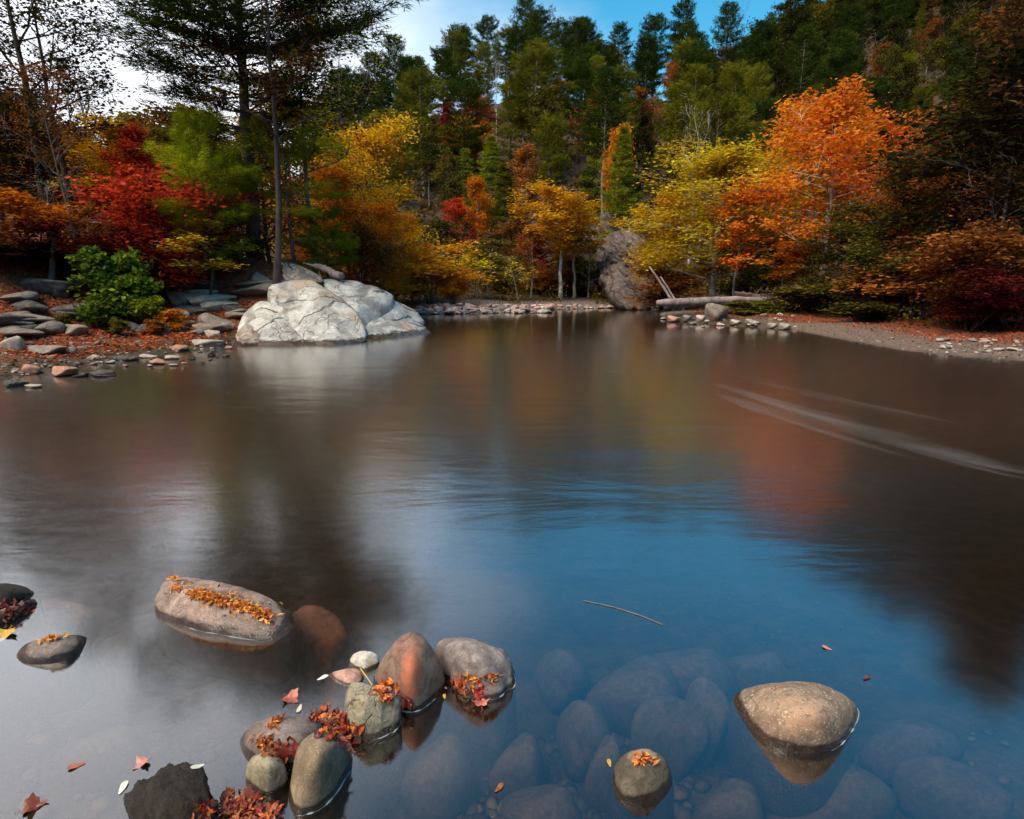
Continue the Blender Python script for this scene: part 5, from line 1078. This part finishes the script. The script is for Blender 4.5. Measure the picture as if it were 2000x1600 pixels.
leaf_pile('mat of reddish brown leaves right of the black crusty rock', 465, 1585, 78, 34, 120, ['brown', 'dark', 'brown', 'red', 'orange', 'brown'], 6, 0.06, 0.02)
leaf_pile('wet red leaves between the left edge rocks', 12, 1190, 48, 18, 60, ['brown', 'red', 'dark', 'brown'], 7, 0.06, 0.02)
for px, py, s, k, c, lab in [(752, 1338, .10, 'maple', 'orange', 'large orange maple leaf leaning on the tan stone'), (568, 1462, .10, 'maple', 'dark', 'dark red maple leaf lying on the flat grey stone'), (700, 1425, .065, 'oval', 'red', 'crimson leaf on the front of the tan stone'),
                             (630, 1325, .06, 'oval', 'pale', 'whitish leaf floating left of the flat pinkish stone'), (567, 1364, .09, 'maple', 'pink', 'pink leaf floating above the flat grey stone'), (940, 1376, .085, 'maple', 'pink', 'pinkish maple leaf floating below the oblong stone'),
                             (935, 1352, .07, 'maple', 'red', 'crimson leaf at the edge of the oblong stone'), (1190, 1492, .04, 'oval', 'yellow', 'yellow leaf floating left of the wet leafy rock'), (1692, 1325, .05, 'oval', 'brown', 'brown leaf floating right of the tan boulder'),
                             (1615, 1267, .05, 'oval', 'pink', 'faint pink leaf floating behind the tan boulder'), (8, 1240, .14, 'maple', 'yellow', 'yellow orange leaf at the left frame edge'), (868, 1362, .035, 'oval', 'yellow', 'small yellow leaf at the right foot of the pointed stone'),
                             (585, 1385, .05, 'oval', 'pale', 'tan leaf floating behind the flat grey stone'), (60, 1578, .09, 'maple', 'brown', 'brownish leaf floating in the bottom left corner'), (150, 1497, .06, 'oval', 'pink', 'small pinkish leaf floating above left of the crusty rock'),
                             (240, 1540, .06, 'oval', 'pale', 'pale leaf floating left of the crusty rock'), (280, 1490, .07, 'maple', 'pink', 'faded leaf floating behind the crusty rock'), (385, 1499, .05, 'oval', 'pale', 'tan leaf on the top corner of the crusty rock'),
                             (975, 1540, .05, 'oval', 'brown', 'brown leaf in the open water right of the egg shaped stone'), (480, 1562, .09, 'maple', 'brown', 'large brown maple leaf on the leaf mat')]:
    place_leaf(px, py, s, k, c, label=lab, name='maple_leaf' if k == 'maple' else 'fallen_leaf', i=0 if k == 'oval' else 1, stand=0.12)
def rock_litter(label, ells, n, size, mat, seed):
    rng = np.random.default_rng(seed); g = Geo(); P = []
    for cx, cy, rx, ry, sl in ells:
        for i in range(n//len(ells)):
            a, r = rng.uniform(0, 6.28), abs(rng.normal(0, 0.5)); dx, dy = rx*r*math.cos(a), ry*r*math.sin(a); p, nn = cam_hit(cx+dx, cy+dy+sl*dx)
            if p.z > 0.02: P.append(np.array(p)+np.array((0, 0, 0.004+0.008*rng.random())))
    P = np.array(P); leaves(g, P, size, rng, rng.random(len(P)), updir=1.6, asp=0.42); tag(link('leaf_scraps', g.mesh('leaf_scraps'), mat), label, 'leaf scraps', kind='stuff')
SCR = leaf_mat((0.26, 0.045, 0.012), (0.78, 0.27, 0.06), 0.15); SCRB = leaf_mat((0.16, 0.04, 0.014), (0.52, 0.19, 0.05), 0.15)
rock_litter('dense orange leaf scraps along the top of the long slab', [(420, 1172, 46, 16, .25), (470, 1186, 42, 16, .25), (510, 1203, 36, 14, .25), (392, 1165, 26, 12, .2)], 620, 0.034, SCR, 1)
rock_litter('orange leaf scraps at the upper left end of the slab', [(342, 1134, 20, 6, .1), (345, 1150, 30, 10, 0), (450, 1165, 120, 30, .2)], 150, 0.024, SCR, 2)
rock_litter('orange leaf scraps on the small flat rock', [(102, 1250, 24, 5, -0.2)], 50, 0.03, SCR, 3)
rock_litter('dry leaf scraps on the wet round rock', [(1262, 1484, 26, 12, .3), (1250, 1492, 14, 8, 0)], 44, 0.035, SCRB, 4)
rock_litter('needle scraps on the flat grey stone', [(540, 1415, 26, 10, -.5), (520, 1450, 30, 14, 0)], 60, 0.028, SCRB, 5)
rock_litter('leaf scraps in the groove of the oblong stone', [(925, 1328, 40, 10, .2), (960, 1325, 14, 6, 0)], 60, 0.028, SCR, 6)
def twig(label, pts, r, mat):
    P = np.array([W(a, b, z) for a, b, z in pts]); o = empty('twig', tuple(P[0]), label, 'twig'); g = Geo(); g.tube(P-P[0], r, 5); link('stem', g.mesh('stem'), mat, o)
twig('thin dark twig standing up from the leaf pile', [(630, 1410, .03), (618, 1385, .06), (605, 1368, .07), (590, 1355, .07)], 0.0013, BARK_DARK)
twig('fine dark twig reaching from leaf pile to tan stone', [(640, 1392, .05), (660, 1382, .06), (700, 1372, .09)], 0.0012, BARK_DARK)
twig('yellow grass stem between whitish and tan stones', [(704, 1306, .05), (716, 1322, .06), (727, 1338, .08)], 0.0022, LM['yellow'])
twig('pale motion trail on the blue water, built as a thin stem', [(1140, 1173, .004), (1200, 1186, .004), (1250, 1202, .004), (1294, 1220, .004)], 0.0022, BARK_GREY)  # motion trail on the water, added as a thin solid stem

# ------------------------------------------------------------------ foam lines drawn out on the current
def foam_streaks():
    m = NT('foam_streak'); v = m.n('Attribute', _attribute_name='var').outputs['Fac']; pos = m.n('NewGeometry').outputs['Position']
    d = m.n('BsdfDiffuse', Color=(0.62, 0.66, 0.68, 1)); t = m.n('BsdfTransparent'); x = m.n('MixShader'); m.set(x.inputs['Fac'], m.math('MULTIPLY', v, 0.05))
    m.t.links.new(t.outputs[0], x.inputs[1]); m.t.links.new(d.outputs[0], x.inputs[2]); mat = m.done(x.outputs[0])
    rng = np.random.default_rng(6); g = Geo()
    def ribbon(P, w, op):
        n = len(P); t = np.gradient(P, axis=0); s = np.stack([-t[:, 1], t[:, 0], t[:, 2]*0], -1); s /= np.linalg.norm(s, axis=1)[:, None]; u = np.linspace(0, 1, n); pr = np.sin(np.pi*u)[:, None]*w
        V = np.vstack([P-s*pr, P, P+s*pr]); A = np.concatenate([np.zeros(n), op*np.sin(np.pi*u), np.zeros(n)]); i = np.arange(n-1)
        g.add(V, np.vstack([np.stack([i, i+1, n+i+1, n+i], -1), np.stack([n+i, n+i+1, 2*n+i+1, 2*n+i], -1)]), None, A)
    def path(ctrl, k, spread, w, op, L=(0.25, 0.6)):
        Pc = np.array([W(*q) for q in ctrl]); tt = np.linspace(0, 1, len(Pc))
        for j in range(k):
            l = rng.uniform(*L); a = rng.uniform(0, 1-l); u = np.linspace(a, a+l, 14); P = np.stack([np.interp(u, tt, Pc[:, c]) for c in range(3)], -1)
            off = rng.normal(0, spread); P[:, 1] += off+0.25*spread*np.sin(u*9+j); P[:, 0] += off*0.3; P[:, 2] = 0.004+0.0004*(j % 8); ribbon(P, w*rng.uniform(.4, 1.3), op*rng.uniform(.3, 1))
    path([(1340, 742), (1450, 775), (1600, 820), (1750, 858), (1900, 893), (2080, 930)], 26, 0.30, 0.15, 0.7)
    path([(1380, 770), (1470, 798), (1560, 822)], 6, 0.10, 0.09, 0.9, (0.5, 0.9)); path([(1400, 735), (1500, 752), (1700, 800), (2000, 860)], 12, 0.3, 0.10, 0.5)
    path([(340, 772), (520, 768), (700, 765), (900, 772)], 16, 0.14, 0.035, 0.6); path([(0, 810), (200, 800), (450, 790), (650, 798)], 12, 0.2, 0.04, 0.5); path([(770, 742), (830, 738), (880, 746)], 6, 0.12, 0.03, 0.6, (.5, .9))
    path([(1150, 720), (1280, 726), (1420, 738)], 10, 0.2, 0.03, 0.6); path([(60, 735), (110, 741), (170, 740)], 6, 0.05, 0.04, 1.0, (.5, .9))
    tag(link('foam', g.mesh('foam'), mat), 'faint pale foam lines drawn out along the current', 'foam', kind='stuff')
foam_streaks()
